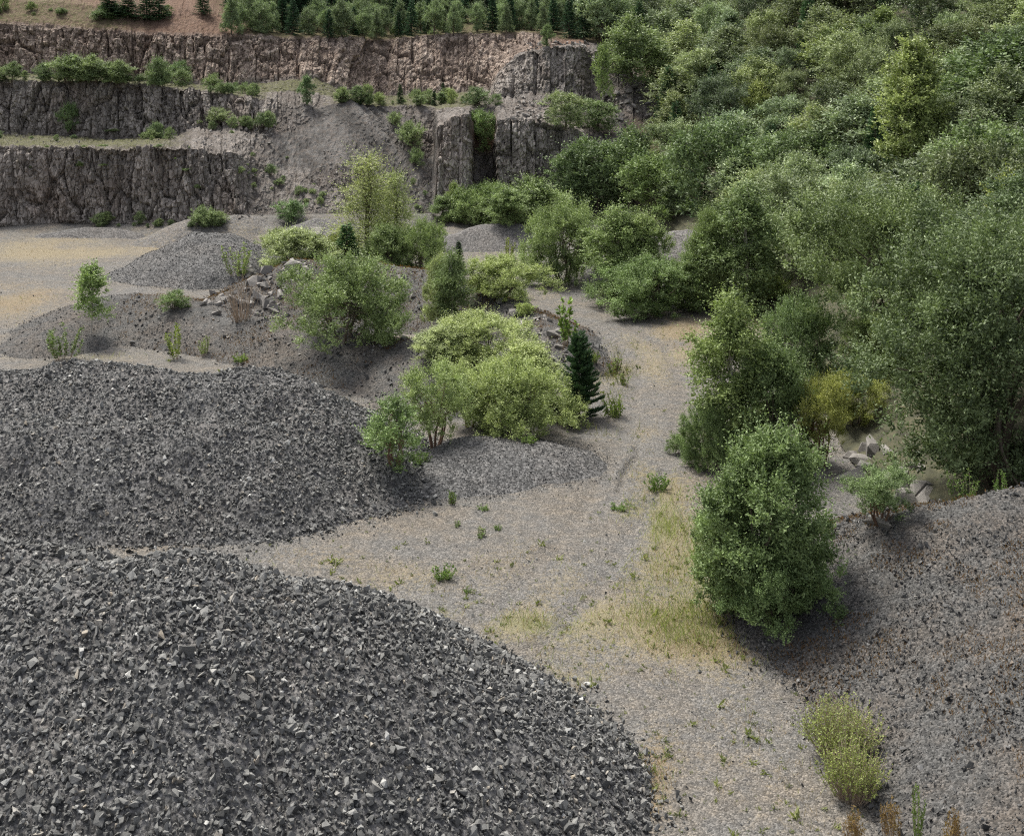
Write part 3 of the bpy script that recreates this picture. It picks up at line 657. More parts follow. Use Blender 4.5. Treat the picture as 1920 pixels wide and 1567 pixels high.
# small uncountable rubble on ledges and scree: one object
def rubble_pts(n, poly, smin, smax, out):
    x0 = min(p[0] for p in poly); x1 = max(p[0] for p in poly); y0 = min(p[1] for p in poly); y1 = max(p[1] for p in poly)
    for _ in range(n):
        x, y = prng.uniform(x0, x1), prng.uniform(y0, y1); d, z = hit(x, y, 84)
        out.append(((x - 960) / F * d, d, z, (smin + (smax - smin) * prng.random() ** 2.2) / F * d))
RB = []
for n_, b_, s0, s1 in [(60, [(985, 82), (1105, 100)], 5, 14), (110, [(350, 245), (515, 285)], 4, 13), (40, [(440, 385), (505, 412)], 4, 10), (60, [(690, 205), (760, 275)], 4, 10), (60, [(600, 285), (660, 345)], 3, 9),
                       (70, [(1110, 100), (1235, 225)], 4, 11), (60, [(960, 185), (1060, 228)], 4, 11), (50, [(430, 300), (500, 390)], 3, 9), (60, [(520, 330), (640, 398)], 3, 8), (40, [(720, 290), (810, 380)], 3, 8), (60, [(0, 255), (340, 270)], 3, 8)]:
    rubble_pts(n_, b_, s0, s1, RB)
RB = np.array(RB)
tag(link("rubble", scatter_mesh("rubble", RB[:, :3] + np.array([0, 0, 1]) * RB[:, 3:4] * .2, RB[:, 3], np.clip(rng.normal(.5, .25, len(RB)), 0, .9), PROT, M['boulder'], rng)), "broken grey rubble strewn over ledges and scree of the quarry wall", "rubble", kind='stuff')
# loose gravel bits on the floor: one object
k_ = 26000
fy = rng.uniform(480, 1600, k_); fx = rng.uniform(-60, 1980, k_); fY = F * CAMZ / (fy - YH); fX = (fx - 960) / F * fY
fz = floor_z(fX, fY); okk = np.ones(k_, bool)
for nm in PILES: okk &= pile_h(nm, fX, fY) < fz + .02
okk &= rng.random(k_) < np.clip(.45 + 1.6 * fbm(fX / 2.2, fY / 2.2, 19, 3), .05, 1)
fX, fY, fz = fX[okk], fY[okk], fz[okk]; fs = np.clip(.035 * np.exp(rng.normal(0, .45, len(fX))), .015, .15) * (1 + fY / 80)
tag(link("gravel", scatter_mesh("gravel", np.stack([fX, fY, fz + fs * .1], -1), fs, np.clip(rng.normal(.5, .22, len(fX)), 0, 1), PROTS, M['stone'], rng)), "loose stone bits scattered over the quarry floor", "gravel", kind='stuff')

# ------------------------------------------------------------------ plants
def leaf_quads(r, pos, dirs, L, Wd, up=.0):
    n = len(pos); rv = r.normal(size=(n, 3)); rv[:, 2] += up * 0
    side = norm(np.cross(dirs, rv)); 
    if up: # leaves tend to lie with the face up
        s2 = norm(np.cross(dirs, np.array([0, 0, 1.0])) + 1e-6); side = norm(side * (1 - up) + s2 * up)
    nn = np.cross(dirs, side)
    m = pos + dirs * (L * .45)[:, None] + nn * (L * .06)[:, None]
    V = np.stack([pos, m + side * (Wd * .5)[:, None], pos + dirs * L[:, None], m - side * (Wd * .5)[:, None]], 1)
    return V.reshape(-1, 3), np.arange(n * 4).reshape(n, 4)

def tubes(paths, sides=5):
    VV, FF = [], []; off = 0
    a = np.arange(sides) / sides * 2 * np.pi
    for P, Rr in paths:
        P = np.asarray(P, float); Rr = np.asarray(Rr, float); T = norm(np.gradient(P, axis=0))
        x = norm(np.cross(T, np.array([.31, .95, .05]))); y = np.cross(T, x)
        ring = P[:, None] + Rr[:, None, None] * (np.cos(a)[None, :, None] * x[:, None] + np.sin(a)[None, :, None] * y[:, None])
        n = len(P); VV.append(ring.reshape(-1, 3))
        i = np.arange(n - 1)[:, None] * sides + np.arange(sides)[None]; j = np.arange(n - 1)[:, None] * sides + (np.arange(sides)[None] + 1) % sides
        FF.append(np.stack([i, j, j + sides, i + sides], -1).reshape(-1, 4) + off); off += n * sides
    return np.concatenate(VV), [np.concatenate(FF)]

def bend(r, a, b, n=6, amp=.08, sag=0.0):
    a = np.asarray(a, float); b = np.asarray(b, float); t = np.linspace(0, 1, n)[:, None]
    L = np.linalg.norm(b - a); off = r.normal(size=3) * amp * L; off[2] *= .5
    return a + (b - a) * t + off * (4 * t * (1 - t)) + np.array([0, 0, 1]) * sag * L * (4 * t * (1 - t))

PROTO = {}
def broad(name, seed, Hh, Rr, nl, nshoot, nleaf, ll, base=.0, shape='round', upb=.6, slen=.5, lobe=(.26, .42), asp=.45, drop=0, stems=5, bark='bark', leafm='leaf', trunk_r=.05, single=False, faceup=.5, shell=.55):
    r = np.random.default_rng(seed)
    C, RD = [], []
    for i in range(nl):
        t = (i + .5) / nl; t = t ** .85
        env = {'round': math.sqrt(max(0, 1 - ((t - .42) / .62) ** 2)), 'bush': (1 - t ** 2.2) ** .6 * (.75 + .25 * min(1, t * 4)),
               'column': (.55 + .45 * math.sin(math.pi * min(1, t * 1.1 + .05))) * (1 - t ** 4 * .6), 'cone': 1.02 - .85 * t, 'spread': math.sqrt(max(0, 1 - ((t - .6) / .65) ** 2))}[shape]
        rad = Rr * r.uniform(*lobe) * (.5 + .6 * env) * r.uniform(.62, 1.25)
        a = i * 2.4 + r.uniform(-.7, .7); rr = max(0, Rr * env * r.uniform(.85, 1.18) - rad * .6) * math.sqrt(r.uniform(.12, 1))
        z = Hh * (base + (1 - base) * t) + r.normal() * .05 * Hh; z = min(max(z, rad * .55), Hh * r.uniform(.9, 1.04) - rad * .7)
        C.append((rr * math.cos(a), rr * math.sin(a), z)); RD.append(rad)
    C = np.array(C); RD = np.array(RD)
    # sprays: each lobe carries separate sprays of shoots, with gaps between them
    nshoot = int(nshoot * 1.35); m = 15; nsp = nl * m
    kl = np.repeat(np.arange(nl), m)
    sdv = norm(r.normal(size=(nsp, 3)) + np.array([0, 0, .35]))
    sr = RD[kl] * r.uniform(.22, .46, nsp)
    SC = C[kl] + sdv * (RD[kl] * (1.02 - .85 * r.random(nsp) ** 1.8))[:, None]
    SC[:, 2] = np.maximum(SC[:, 2], .05 * Hh)
    w = sr ** 2; w = w / w.sum(); q_ = r.choice(nsp, nshoot, p=w); k = kl[q_]
    dv = norm(sdv[q_] * .6 + r.normal(size=(nshoot, 3)) * .8)
    P = SC[q_] + dv * (sr[q_] * r.uniform(0, .75, nshoot))[:, None]
    P[:, 2] = np.maximum(P[:, 2], .03 * Hh)
    sd = norm(dv * .6 + sdv[q_] * .3 + np.array([0, 0, upb]) + r.normal(size=(nshoot, 3)) * .3)
    if drop: sd = norm(sd + np.array([0, 0, -drop]) * r.random(nshoot)[:, None])
    spt = .16 * r.normal(size=nsp); lt = .12 * r.normal(size=nl)
    st = np.clip(.56 + lt[k] + spt[q_] + .12 * r.normal(size=nshoot), 0, 1)
    SL_ = slen * r.uniform(.5, 1.4, nshoot)
    long = (r.random(nshoot) < np.where(dv[:, 2] > .55, .26, .08)) & (sd[:, 2] > .2); SL_[long] *= 2.2
    q = np.repeat(np.arange(nshoot), nleaf); t = np.tile((np.arange(nleaf) + .5) / nleaf, nshoot)
    n = len(q)
    base_p = P[q] + sd[q] * (SL_[q] * t)[:, None] + r.normal(size=(n, 3)) * .02 * Rr * .3
    ld = norm(sd[q] * .55 + r.normal(size=(n, 3)) * .62)
    L = ll * r.uniform(.65, 1.3, n) * (1.1 - .35 * t)
    V, Q = leaf_quads(r, base_p, ld, L, L * asp, faceup)
    tone = np.clip(st[q] + .14 * r.normal(size=n) + .15 * (t - .5), 0, 1)
    crown = mesh_data(name + "_crown", V, [Q], M[leafm], {'tone': ('FACE', 'FLOAT', tone)})
    paths = []
    if single:
        top = np.array([r.uniform(-.03, .03) * Hh, r.uniform(-.03, .03) * Hh, Hh * .9]); tp = bend(r, (0, 0, -.15), top, 9, .015)
        paths.append((tp, np.linspace(trunk_r, trunk_r * .18, 9) * Hh * .5))
        for c in C:
            if c[2] > .15 * Hh:
                s = np.array([top[0] * c[2] / Hh, top[1] * c[2] / Hh, c[2] * .72]); paths.append((bend(r, s, c, 5, .08, -.05), np.linspace(trunk_r * .28, trunk_r * .08, 5) * Hh * .5))
    else:
        for i in range(stems):
            a = i * 2.399 + r.uniform(-.3, .3); o = np.array([math.cos(a), math.sin(a), 0]) * Rr * .08
            c = C[np.argsort(np.abs(np.arctan2(np.sin(np.arctan2(C[:, 1], C[:, 0]) - a), 1)) + .3 * r.random(nl))[:4]]
            hub = np.array([math.cos(a) * Rr * .28, math.sin(a) * Rr * .28, Hh * r.uniform(.3, .42)])
            paths.append((bend(r, o + np.array([0, 0, -.15]), hub, 6, .05), np.linspace(trunk_r, trunk_r * .6, 6) * Hh * .35))
            for cc in c: paths.append((bend(r, hub, cc, 5, .08), np.linspace(trunk_r * .5, trunk_r * .12, 5) * Hh * .35))
    V, Fq = tubes(paths)
    cv = np.zeros(len(crown.vertices) * 3, np.float32); crown.vertices.foreach_get("co", cv); cv = cv.reshape(-1, 3)
    PROTO[name] = (crown, mesh_data(name + "_trunk", V, Fq, M[bark]), float(np.percentile(cv[:, 2], 99.7)), float(np.percentile(cv[:, 0], 98) - np.percentile(cv[:, 0], 2)))

def conifer(name, seed, Hh, Rr, nw, nb, nsp, ll, droop=.25, leafm='needle', bark='bark', base=.06, asp=.3, power=.85, tip=.0):
    r = np.random.default_rng(seed); B, D, TT = [], [], []; paths = [(np.array([[0, 0, -.15], [0, 0, Hh * .5], [0, 0, Hh * .98]]), np.array([.03, .018, .004]) * Hh * .7)]
    for w in range(nw):
        t = base + (1 - base) * (w / nw) ** .92
        for b in range(nb):
            a = r.uniform(0, 6.28); L = Rr * (1 - t) ** power * r.uniform(.7, 1.15) + .03 * Hh
            rise = (.45 * t - droop * (1 - t)) + r.normal() * .08
            d = norm(np.array([math.cos(a), math.sin(a), rise]))
            o = np.array([0, 0, t * Hh + r.uniform(-.8, .8) * Hh / nw]); e = o + d * L
            if b % 2 == 0: paths.append((np.array([o, (o + e) / 2 - [0, 0, .02 * L], e]), np.array([.008, .005, .002]) * Hh * .6))
            n = max(4, int(nsp * L / Rr)); tt = r.uniform(.12, 1, n)
            lat = norm(np.cross(d, [0, 0, 1])); sgn = r.choice([-1, 1], n)
            p = o + d * (L * tt)[:, None] + np.array([0, 0, -.06]) * (L * np.sin(tt * 3.1))[:, None]
            dd = norm(d * .75 + lat * (sgn * r.uniform(.3, .9, n))[:, None] + np.array([0, 0, .10 + tip]) + r.normal(size=(n, 3)) * .25)
            B.append(p); D.append(dd); TT.append(np.clip(.35 + .35 * (tt - .5) + .2 * r.normal(size=n) + .1 * r.normal(), 0, 1))
    B = np.concatenate(B); D = np.concatenate(D); TT = np.concatenate(TT); n = len(B)
    L = ll * r.uniform(.6, 1.3, n)
    V, Q = leaf_quads(r, B, D, L, L * asp, .35)
    crown = mesh_data(name + "_crown", V, [Q], M[leafm], {'tone': ('FACE', 'FLOAT', TT)})
    V, Fq = tubes(paths, 5)
    PROTO[name] = (crown, mesh_data(name + "_trunk", V, Fq, M[bark]), Hh * 1.0, Rr * 2.0)

def wisp(name, seed, Hh, Rr, ns, nl, ll, leafm='weed', bark='deadwood', lean=.6, asp=.4, start=.2, thick=.004):   # stems with leaves or seeds
    r = np.random.default_rng(seed); paths, B, D, TT = [], [], [], []
    for i in range(ns):
        a = r.uniform(0, 6.28); q = math.sqrt(r.random()); o = np.array([math.cos(a), math.sin(a), 0]) * Rr * .35 * q
        e = np.array([math.cos(a) * Rr * q * r.uniform(.7, 1.1), math.sin(a) * Rr * q * r.uniform(.7, 1.1), Hh * r.uniform(.55, 1.0) * (1 - .3 * q * lean)])
        P = bend(r, o - [0, 0, .03], e, 6, .05); paths.append((P, np.linspace(thick, thick * .4, 6) * Hh + .002))
        if nl:
            t = r.uniform(start, 1.0, nl); p = np.stack([np.interp(t, np.linspace(0, 1, 6), P[:, c]) for c in range(3)], -1)
            d0 = norm(e - o)
            B.append(p); D.append(norm(d0 * .6 + r.normal(size=(nl, 3)) * .7)); TT.append(np.clip(.4 + .3 * (t - .5) + .2 * r.normal(size=nl) + .15 * r.normal(), 0, 1))
    V, Fq = tubes(paths, 4); tr = mesh_data(name + "_stem", V, Fq, M[bark])
    cr = None
    if nl:
        B = np.concatenate(B); D = np.concatenate(D); TT = np.concatenate(TT); n = len(B); L = ll * r.uniform(.6, 1.35, n)
        V, Q = leaf_quads(r, B, D, L, L * asp, .2); cr = mesh_data(name + "_foliage", V, [Q], M[leafm], {'tone': ('FACE', 'FLOAT', TT)})
    PROTO[name] = (cr, tr, Hh * .98, Rr * 2)

# near prototypes
broad('willowA', 1, 5.2, 2.1, 32, 5600, 8, .115, shape='bush', upb=1.1, slen=.42, stems=6, lobe=(.22, .36))
broad('willowB', 2, 4.4, 3.2, 38, 5600, 8, .115, shape='bush', upb=1.0, slen=.40, stems=6, lobe=(.2, .34))
broad('willowC', 3, 5.0, 2.4, 24, 2600, 8, .12, base=.22, shape='spread', upb=.7, slen=.42, stems=5, bark='redbark', lobe=(.2, .33))
broad('bigwillow', 4, 9.0, 4.4, 56, 11000, 8, .15, base=.0, shape='round', upb=.8, slen=.62, stems=6, lobe=(.18, .30))
broad('bigwillowB', 5, 6.4, 4.8, 46, 8600, 8, .14, shape='round', upb=1.2, slen=.62, stems=6, lobe=(.18, .30))
broad('thinA', 6, 3.0, 1.0, 14, 900, 7, .10, base=.05, shape='column', upb=.8, slen=.32, stems=4, bark='redbark', lobe=(.35, .55))
broad('birchA', 7, 7.0, 1.5, 30, 3600, 8, .10, base=.06, shape='column', upb=.15, slen=.45, drop=.9, single=True, bark='birchbark', trunk_r=.022, lobe=(.3, .48), asp=.6)
broad('birchS', 8, 3.6, .75, 16, 700, 7, .10, base=.30, shape='column', upb=.3, slen=.25, single=True, bark='birchbark', trunk_r=.022, lobe=(.35, .6), asp=.6)
broad('poplar', 9, 12.0, 2.3, 44, 3600, 8, .17, base=.22, shape='column', upb=.35, slen=.5, single=True, bark='birchbark', trunk_r=.022, lobe=(.28, .46), asp=.75)
conifer('pine', 11, 3.0, 1.05, 22, 9, 260, .17, droop=-.15, asp=.13, tip=.55, power=.6)
conifer('spruceA', 12, 5.0, 1.35, 30, 8, 60, .20, droop=.25)
conifer('spruceB', 13, 5.0, 1.05, 30, 8, 56, .20, droop=.15)
broad('larchB', 14, 7.0, 1.75, 80, 1900, 8, .10, base=.04, shape='cone', upb=.30, slen=.6, single=True, bark='bark', trunk_r=.02, lobe=(.14, .26), asp=.4)
# distant prototypes
broad('farA', 21, 4.5, 1.9, 20, 1700, 6, .17, base=.08, shape='round', upb=.45, slen=.40, single=True, lobe=(.25, .42))
broad('farB', 22, 4.5, 1.7, 18, 1600, 6, .17, base=.08, shape='round', upb=.7, slen=.45, single=True, lobe=(.26, .42))
broad('farC', 23, 5.0, 1.4, 20, 1500, 6, .16, base=.08, shape='column', upb=.7, slen=.42, single=True, lobe=(.3, .46))
broad('farD', 24, 5.0, 1.6, 22, 1700, 6, .16, base=.05, shape='cone', upb=.55, slen=.40, single=True, lobe=(.26, .42))
broad('farE', 25, 4.5, 2.2, 24, 1900, 6, .18, base=.06, shape='round', upb=.5, slen=.42, single=True, lobe=(.22, .36))
broad('farF', 27, 4.5, 1.8, 16, 2400, 6, .12, base=.05, shape='round', upb=.9, slen=.34, single=True, lobe=(.3, .46))
broad('farG', 28, 5.2, 1.3, 26, 1100, 6, .13, base=.12, shape='column', upb=.2, slen=.45, drop=.8, single=True, bark='birchbark', trunk_r=.02, lobe=(.24, .42), asp=.6)
broad('farbush', 26, 2.4, 1.5, 14, 1000, 6, .13, shape='bush', upb=.6, slen=.3, lobe=(.28, .44))
broad('farbush2', 27, 2.4, 1.2, 12, 800, 6, .13, shape='column', upb=.8, slen=.34, lobe=(.32, .5))
# small plants
wisp('sapling', 31, 2.0, .55, 12, 70, .10)
wisp('saplingB', 32, 2.2, .75, 16, 60, .11)
wisp('lowweed', 33, .5, .40, 22, 26, .08, start=.1)
wisp('dock', 34, .9, .40, 9, 30, .10, start=.1, bark='redbark', thick=.012)
wisp('tuft', 35, 2.0, .85, 330, 24, .042, asp=.55, start=.45, thick=.0016, lean=1.2)
wisp('tuftB', 36, 1.7, .7, 280, 24, .042, asp=.55, start=.45, thick=.0016, lean=1.2)
wisp('dead', 37, 1.9, 1.1, 46, 0, .1, thick=.007)
wisp('bigleaf', 38, 2.6, .6, 7, 50, .20, start=.25, asp=.55, thick=.006)
wisp('strawstem', 39, .9, .22, 26, 34, .05, leafm='straw', asp=.3, start=.5, thick=.004)

PARTN = {}
def plant(kind, name, px, ytop, yb=None, d=None, w=None, tint=(1, 1, 1), label=None, cat="tree", group=None, dmin=0, parts=("crown", "trunk"), rot=None, hmul=1.0):
    if d is None: d, z = hit(px, yb, dmin)
    else: z = gz(px, d)
    cr, tr, Hh, Wd = PROTO[kind]
    ztop = float(Z_of(ytop, d)); h = max(.15, ztop - z)
    s = h / Hh; sx = .9 * (w / F * d) / Wd if w else s
    o = bpy.data.objects.new(name, None); COL.objects.link(o); o.empty_display_size = .2
    o.location = ((px - 960) / F * d, d, z - .03); o.scale = (sx, sx, s); o.rotation_euler = (0, 0, prng.uniform(0, 6.28) if rot is None else rot)
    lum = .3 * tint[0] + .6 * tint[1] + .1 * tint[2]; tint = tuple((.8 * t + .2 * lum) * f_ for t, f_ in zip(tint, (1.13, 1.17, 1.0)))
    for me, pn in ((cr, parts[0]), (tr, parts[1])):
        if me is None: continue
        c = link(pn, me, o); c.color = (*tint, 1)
    tag(o, label, cat, group); return o
SB = ("foliage", "stems")

# ---- named plants: middle ground, left to right
PALE = (1.18, 1.2, 1.05); YEL = (1.22, 1.16, .78); SAGE = (.95, 1.0, .96); DEEP = (.52, .66, .55); BLUE = (.50, .68, .62); MIDG = (.75, .86, .70)
plant('birchS', 'upright_tree', 170, 490, 628, w=62, tint=(.85, 1.05, .65), label="slender young birch with a pale trunk on the low mound at the left")
plant('saplingB', 'shrub', 120, 600, 676, w=95, tint=(.62, .78, .55), label="wispy shrub below the young birch at the left", cat="shrub", parts=SB)
plant('sapling', 'shrub', 332, 597, 674, w=56, tint=(1.05, 1.1, .55), label="yellow green sapling behind the broad flat-topped heap", cat="shrub", parts=SB)
plant('sapling', 'shrub', 385, 625, 668, w=34, tint=(.9, 1.0, .6), label="small thin sapling right of the yellow green one", cat="shrub", parts=SB)
plant('lowweed', 'weed_plant', 450, 662, 680, w=40, tint=(.9, 1.1, .5), label="bright green low weed peeping over the flat-topped heap", cat="weed", parts=SB)
plant('farbush', 'shrub', 326, 542, 579, w=46, tint=(.6, .78, .5), label="small round bush alone on the gravel bank", cat="shrub", parts=SB)
plant('saplingB', 'shrub', 447, 448, 522, w=80, tint=(.95, 1.05, .75), label="pale airy sapling in front of the twin-peaked heap", cat="shrub", parts=SB)
plant('dead', 'dead_shrub', 452, 515, 600, w=95, label="leafless dry shrub of buff twigs among the boulders", cat="shrub", parts=SB)
plant('willowB', 'willow_bush', 645, 474, 640, w=222, tint=(.72, .84, .62), label="big round willow on the crest of the gravel bank", cat="bush", parts=SB, rot=.3)
plant('willowA', 'willow_bush', 560, 428, None, d=73, w=125, tint=PALE, label="pale grey green bush behind the boulder crest", cat="bush", parts=SB)
plant('farbush', 'willow_bush', 515, 425, None, d=79, w=50, tint=PALE, label="pale bush at the right foot of the twin-peaked heap", cat="bush", parts=SB)
plant('farbush', 'willow_bush', 628, 435, None, d=75, w=70, tint=YEL, label="yellowish bush at the left foot of the larch", cat="bush", parts=SB)
plant('larchB', 'larch_tree', 690, 283, None, d=76, w=160, tint=(1.05, 1.04, .68), label="tall yellowish larch standing alone before the scree")
plant('larchB', 'larch_tree', 738, 315, None, d=78, w=110, tint=(.95, 1.0, .66), label="shorter larch leaning out behind the tall yellowish one")
plant('spruceB', 'spruce_tree', 650, 420, None, d=74, w=75, tint=(1.3, 1.5, 1.1), label="dark bushy spruce under the tall larch")
plant('willowA', 'willow_bush', 725, 420, None, d=73.5, w=90, tint=(.75, .88, .62), label="bush right below the tall larch", cat="bush", parts=SB)
plant('willowB', 'willow_bush', 795, 408, None, d=74, w=95, tint=(.82, .95, .68), label="upright bush between the larch and the pale gravel heap", cat="bush", parts=SB)
plant('birchA', 'upright_tree', 848, 468, 620, w=66, tint=(.62, .75, .55), label="greyish thin birch beside the dark scree gap")
plant('willowA', 'willow_bush', 825, 475, None, d=62, w=60, tint=PALE, label="pale bush top left of the greyish birch", cat="bush", parts=SB)
plant('spruceB', 'spruce_tree', 860, 452, 512, w=30, tint=(.7, .8, .7), label="tiny dark spruce above the greyish birch")
plant('willowB', 'willow_bush', 940, 478, 558, w=165, tint=(.98, 1.04, .62), label="low spreading yellow green bush at the bend of the track", cat="bush", parts=SB)
plant('sapling', 'shrub', 952, 438, 490, w=36, tint=(1.2, 1.15, .5), label="small yellow sapling in front of the pale gravel heap", cat="shrub", parts=SB)
plant('farbush', 'shrub', 965, 525, 560, w=50, tint=PALE, label="small pale bush at the front of the low spreading one", cat="shrub", parts=SB)
# willow group in the centre
plant('willowB', 'willow_bush', 905, 583, None, d=52, w=190, tint=(1.2, 1.22, .92), label="hindmost pale willow of the group in the middle", cat="bush", parts=SB)
plant('willowA', 'willow_bush', 830, 610, None, d=51.5, w=95, tint=PALE, label="narrow pale willow at the upper left of the middle group", cat="bush", parts=SB)
plant('willowA', 'willow_bush', 990, 640, None, d=49.5, w=135, tint=(1.2, 1.22, .88), label="light willow right of the middle group, behind the small pine", cat="bush", parts=SB)
plant('willowB', 'willow_bush', 965, 668, 815, w=190, tint=(1.12, 1.18, .82), label="densest willow in the front of the middle group, dark at its foot", cat="bush", parts=SB)
plant('willowC', 'willow_bush', 815, 682, 838, w=150, tint=(1.0, 1.1, .8), label="open willow with russet bare stems at the front of the group", cat="bush", parts=SB)
plant('willowC', 'willow_bush', 880, 678, 800, w=120, tint=(1.15, 1.2, .88), label="thin stemmed willow between the russet stemmed one and the densest one", cat="bush", parts=SB)
plant('thinA', 'willow_bush', 740, 738, 872, w=105, tint=(.62, .82, .52), label="dark green upright shrub between two gravel heaps", cat="bush", parts=SB)
plant('lowweed', 'weed_plant', 790, 845, 870, w=60, tint=(.55, .75, .45), label="low dark weeds at the foot of the upright shrub", cat="weed", parts=SB)
plant('lowweed', 'weed_plant', 990, 812, 832, w=46, tint=(.7, .9, .5), label="low weed at the foot of the densest willow", cat="weed", parts=SB)
plant('pine', 'pine_tree', 1086, 628, 785, w=96, tint=(1, 1.1, 1), label="small dark pine with upswept branches beside the track")
plant('bigleaf', 'sapling', 1060, 545, 655, w=60, tint=(.85, 1.05, .6), label="thin big-leaved sapling at the end of the boulder row", cat="sapling", parts=SB)
plant('farbush', 'shrub', 1070, 735, 800, w=60, tint=(1, 1.05, .75), label="pale low shrub at the foot of the small pine", cat="shrub", parts=SB)
plant('farbush', 'shrub', 985, 566, 590, w=36, tint=(1, 1.1, .5), label="bright green shrub on the boulder row", cat="shrub", parts=SB)
for i, (x, t, b, w, lb) in enumerate([(1150, 662, 700, 50, "clump of brown-spiked weeds right of the pine"), (1148, 735, 782, 60, "yellow green weed clump by the track below the pine"), (1110, 655, 680, 36, "small weed clump behind the pine"),
    (1165, 695, 722, 40, "dry weed clump at the left verge of the track"), (850, 910, 945, 34, "spiked weed at the tip of the flat-topped heap"), (856, 972, 988, 26, "round little weed on the gravel below the spiked weed"),
    (900, 985, 1008, 36, "lanky dark weed on open gravel"), (935, 980, 994, 24, "smallest round weed on open gravel"), (905, 945, 958, 34, "flat faint weed on open gravel"), (830, 1055, 1086, 60, "loose bright tuft of weed in the middle of the floor"),
    (877, 1098, 1112, 24, "little bright grass tuft in the middle of the floor"), (1160, 940, 955, 50, "flat green weed right of the gully"), (1235, 885, 920, 60, "yellowing weed by the right verge of the track"), (1265, 700, 740, 1, None)]):
    if lb: plant('dock' if 'spiked' in lb or 'lanky' in lb or 'dry' in lb else 'lowweed', 'weed_plant', x, t, b, w=w, tint=(.62, .85, .5) if i > 3 else (.7, .8, .45), label=lb, cat="weed", parts=SB)
# right of the track
plant('willowB', 'willow_bush', 1058, 372, 528, w=160, tint=(.80, .92, .68), label="round bush at the left end of the row across the track", cat="bush", parts=SB)
plant('birchA', 'upright_tree', 1160, 385, 560, w=115, tint=(.72, .86, .56), label="feathery birch in the middle of the row across the track")
plant('willowA', 'willow_bush', 1205, 400, None, d=69, w=110, tint=(.85, .95, .70), label="upright pale bush behind the feathery birch", cat="bush", parts=SB)
plant('willowB', 'willow_bush', 1215, 478, 585, w=185, tint=(.60, .78, .52), label="low wide green bush at the front of the row across the track", cat="bush", parts=SB)
plant('birchA', 'upright_tree', 1400, 340, None, d=66, w=135, tint=(.62, .76, .56), label="tall greyish birch in front of the wood, right of the purplish heap")
plant('willowA', 'willow_bush', 1330, 390, None, d=67, w=85, tint=(.70, .82, .58), label="tall bush left of the greyish birch", cat="bush", parts=SB)
plant('willowB', 'willow_bush', 1400, 440, 560, w=150, tint=(.60, .74, .55), label="dense bush at the foot of the greyish birch", cat="bush", parts=SB)
plant('willowA', 'willow_bush', 1295, 470, None, d=66.5, w=80, tint=(.66, .80, .56), label="bush between the purplish heap and the track", cat="bush", parts=SB)
plant('farbush', 'shrub', 1455, 515, 566, w=50, tint=(.95, 1.05, .6), label="small light shrub left of the large silvery willow", cat="shrub", parts=SB)
plant('bigwillowB', 'willow_tree', 1670, 345, None, d=53, w=400, tint=(.64, .74, .58), label="large broad silvery willow at the right, above the yellowish bush", parts=("crown", "trunk"), rot=1.0)
plant('willowB', 'willow_bush', 1508, 548, None, d=52, w=150, tint=(.58, .74, .58), label="rounded dark willow in front of the large silvery one", cat="bush", parts=SB)
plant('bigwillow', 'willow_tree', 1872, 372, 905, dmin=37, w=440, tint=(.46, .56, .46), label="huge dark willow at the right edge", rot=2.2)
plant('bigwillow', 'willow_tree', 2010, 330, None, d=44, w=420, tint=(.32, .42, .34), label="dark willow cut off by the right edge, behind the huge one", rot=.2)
plant('willowA', 'willow_bush', 1640, 590, None, d=49.5, w=110, tint=(.72, .82, .50), label="narrow light bush between the two large willows", cat="bush", parts=SB)
plant('birchA', 'upright_tree', 1372, 545, 870, w=140, tint=(.78, .90, .55), label="tall feathery birch with a pale trunk behind the foreground willow")
plant('willowA', 'willow_bush', 1445, 640, None, d=43.5, w=140, tint=(.66, .82, .62), label="grey green bush right of the tall feathery birch", cat="bush", parts=SB)
plant('willowB', 'willow_bush', 1335, 745, 880, w=110, tint=(.58, .74, .52), label="dark bush at the left foot of the tall feathery birch", cat="bush", parts=SB)
plant('willowC', 'willow_bush', 1540, 700, None, d=43, w=110, tint=(1.0, .92, .42), label="ochre tinged bush behind the foreground willow", cat="bush", parts=SB)
plant('willowB', 'willow_bush', 1605, 690, None, d=46.5, w=125, tint=(.90, .86, .40), label="yellowish bush above the shaded boulders", cat="bush", parts=SB)
plant('willowA', 'willow_bush', 1368, 900, None, d=32.4, w=120, tint=(.66, .80, .58), label="left-hand bulge of bush leaning from the foreground willow over the track", cat="bush", parts=SB)
plant('willowA', 'willow_bush', 1448, 798, 1150, w=215, tint=(.64, .80, .58), label="foreground willow, the large bush where track and shaly slope meet", cat="bush", parts=SB, rot=.9)
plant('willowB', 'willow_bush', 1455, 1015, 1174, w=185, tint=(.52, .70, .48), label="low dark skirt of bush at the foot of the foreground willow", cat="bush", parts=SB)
plant('willowC', 'willow_bush', 1650, 868, 985, w=140, tint=(.62, .78, .60), label="low open bush among the shaded boulders", cat="bush", parts=SB)
plant('saplingB', 'shrub', 1808, 868, None, d=34.5, w=75, tint=(.55, .75, .45), label="small shrub on the crest of the shaly slope under the huge willow", cat="shrub", parts=SB)
plant('sapling', 'shrub', 1880, 872, None, d=33.5, w=40, tint=(.6, .9, .5), label="tiny bright sapling on the crest near the right edge", cat="sapling", parts=SB)
plant('farbush', 'shrub', 1270, 810, 850, w=36, tint=(.7, .85, .65), label="small pale twig of shrub reaching over the track verge", cat="shrub", parts=SB)
plant('tuft', 'grass_tuft', 1575, 1285, 1420, w=190, tint=(1.3, 1.25, .95), label="big pale seeding weed tuft at the foot of the shaly slope", cat="weed", parts=SB)
plant('tuftB', 'grass_tuft', 1600, 1370, 1500, w=160, tint=(1.25, 1.2, .85), label="second seeding tuft just in front of the big one", cat="weed", parts=SB)
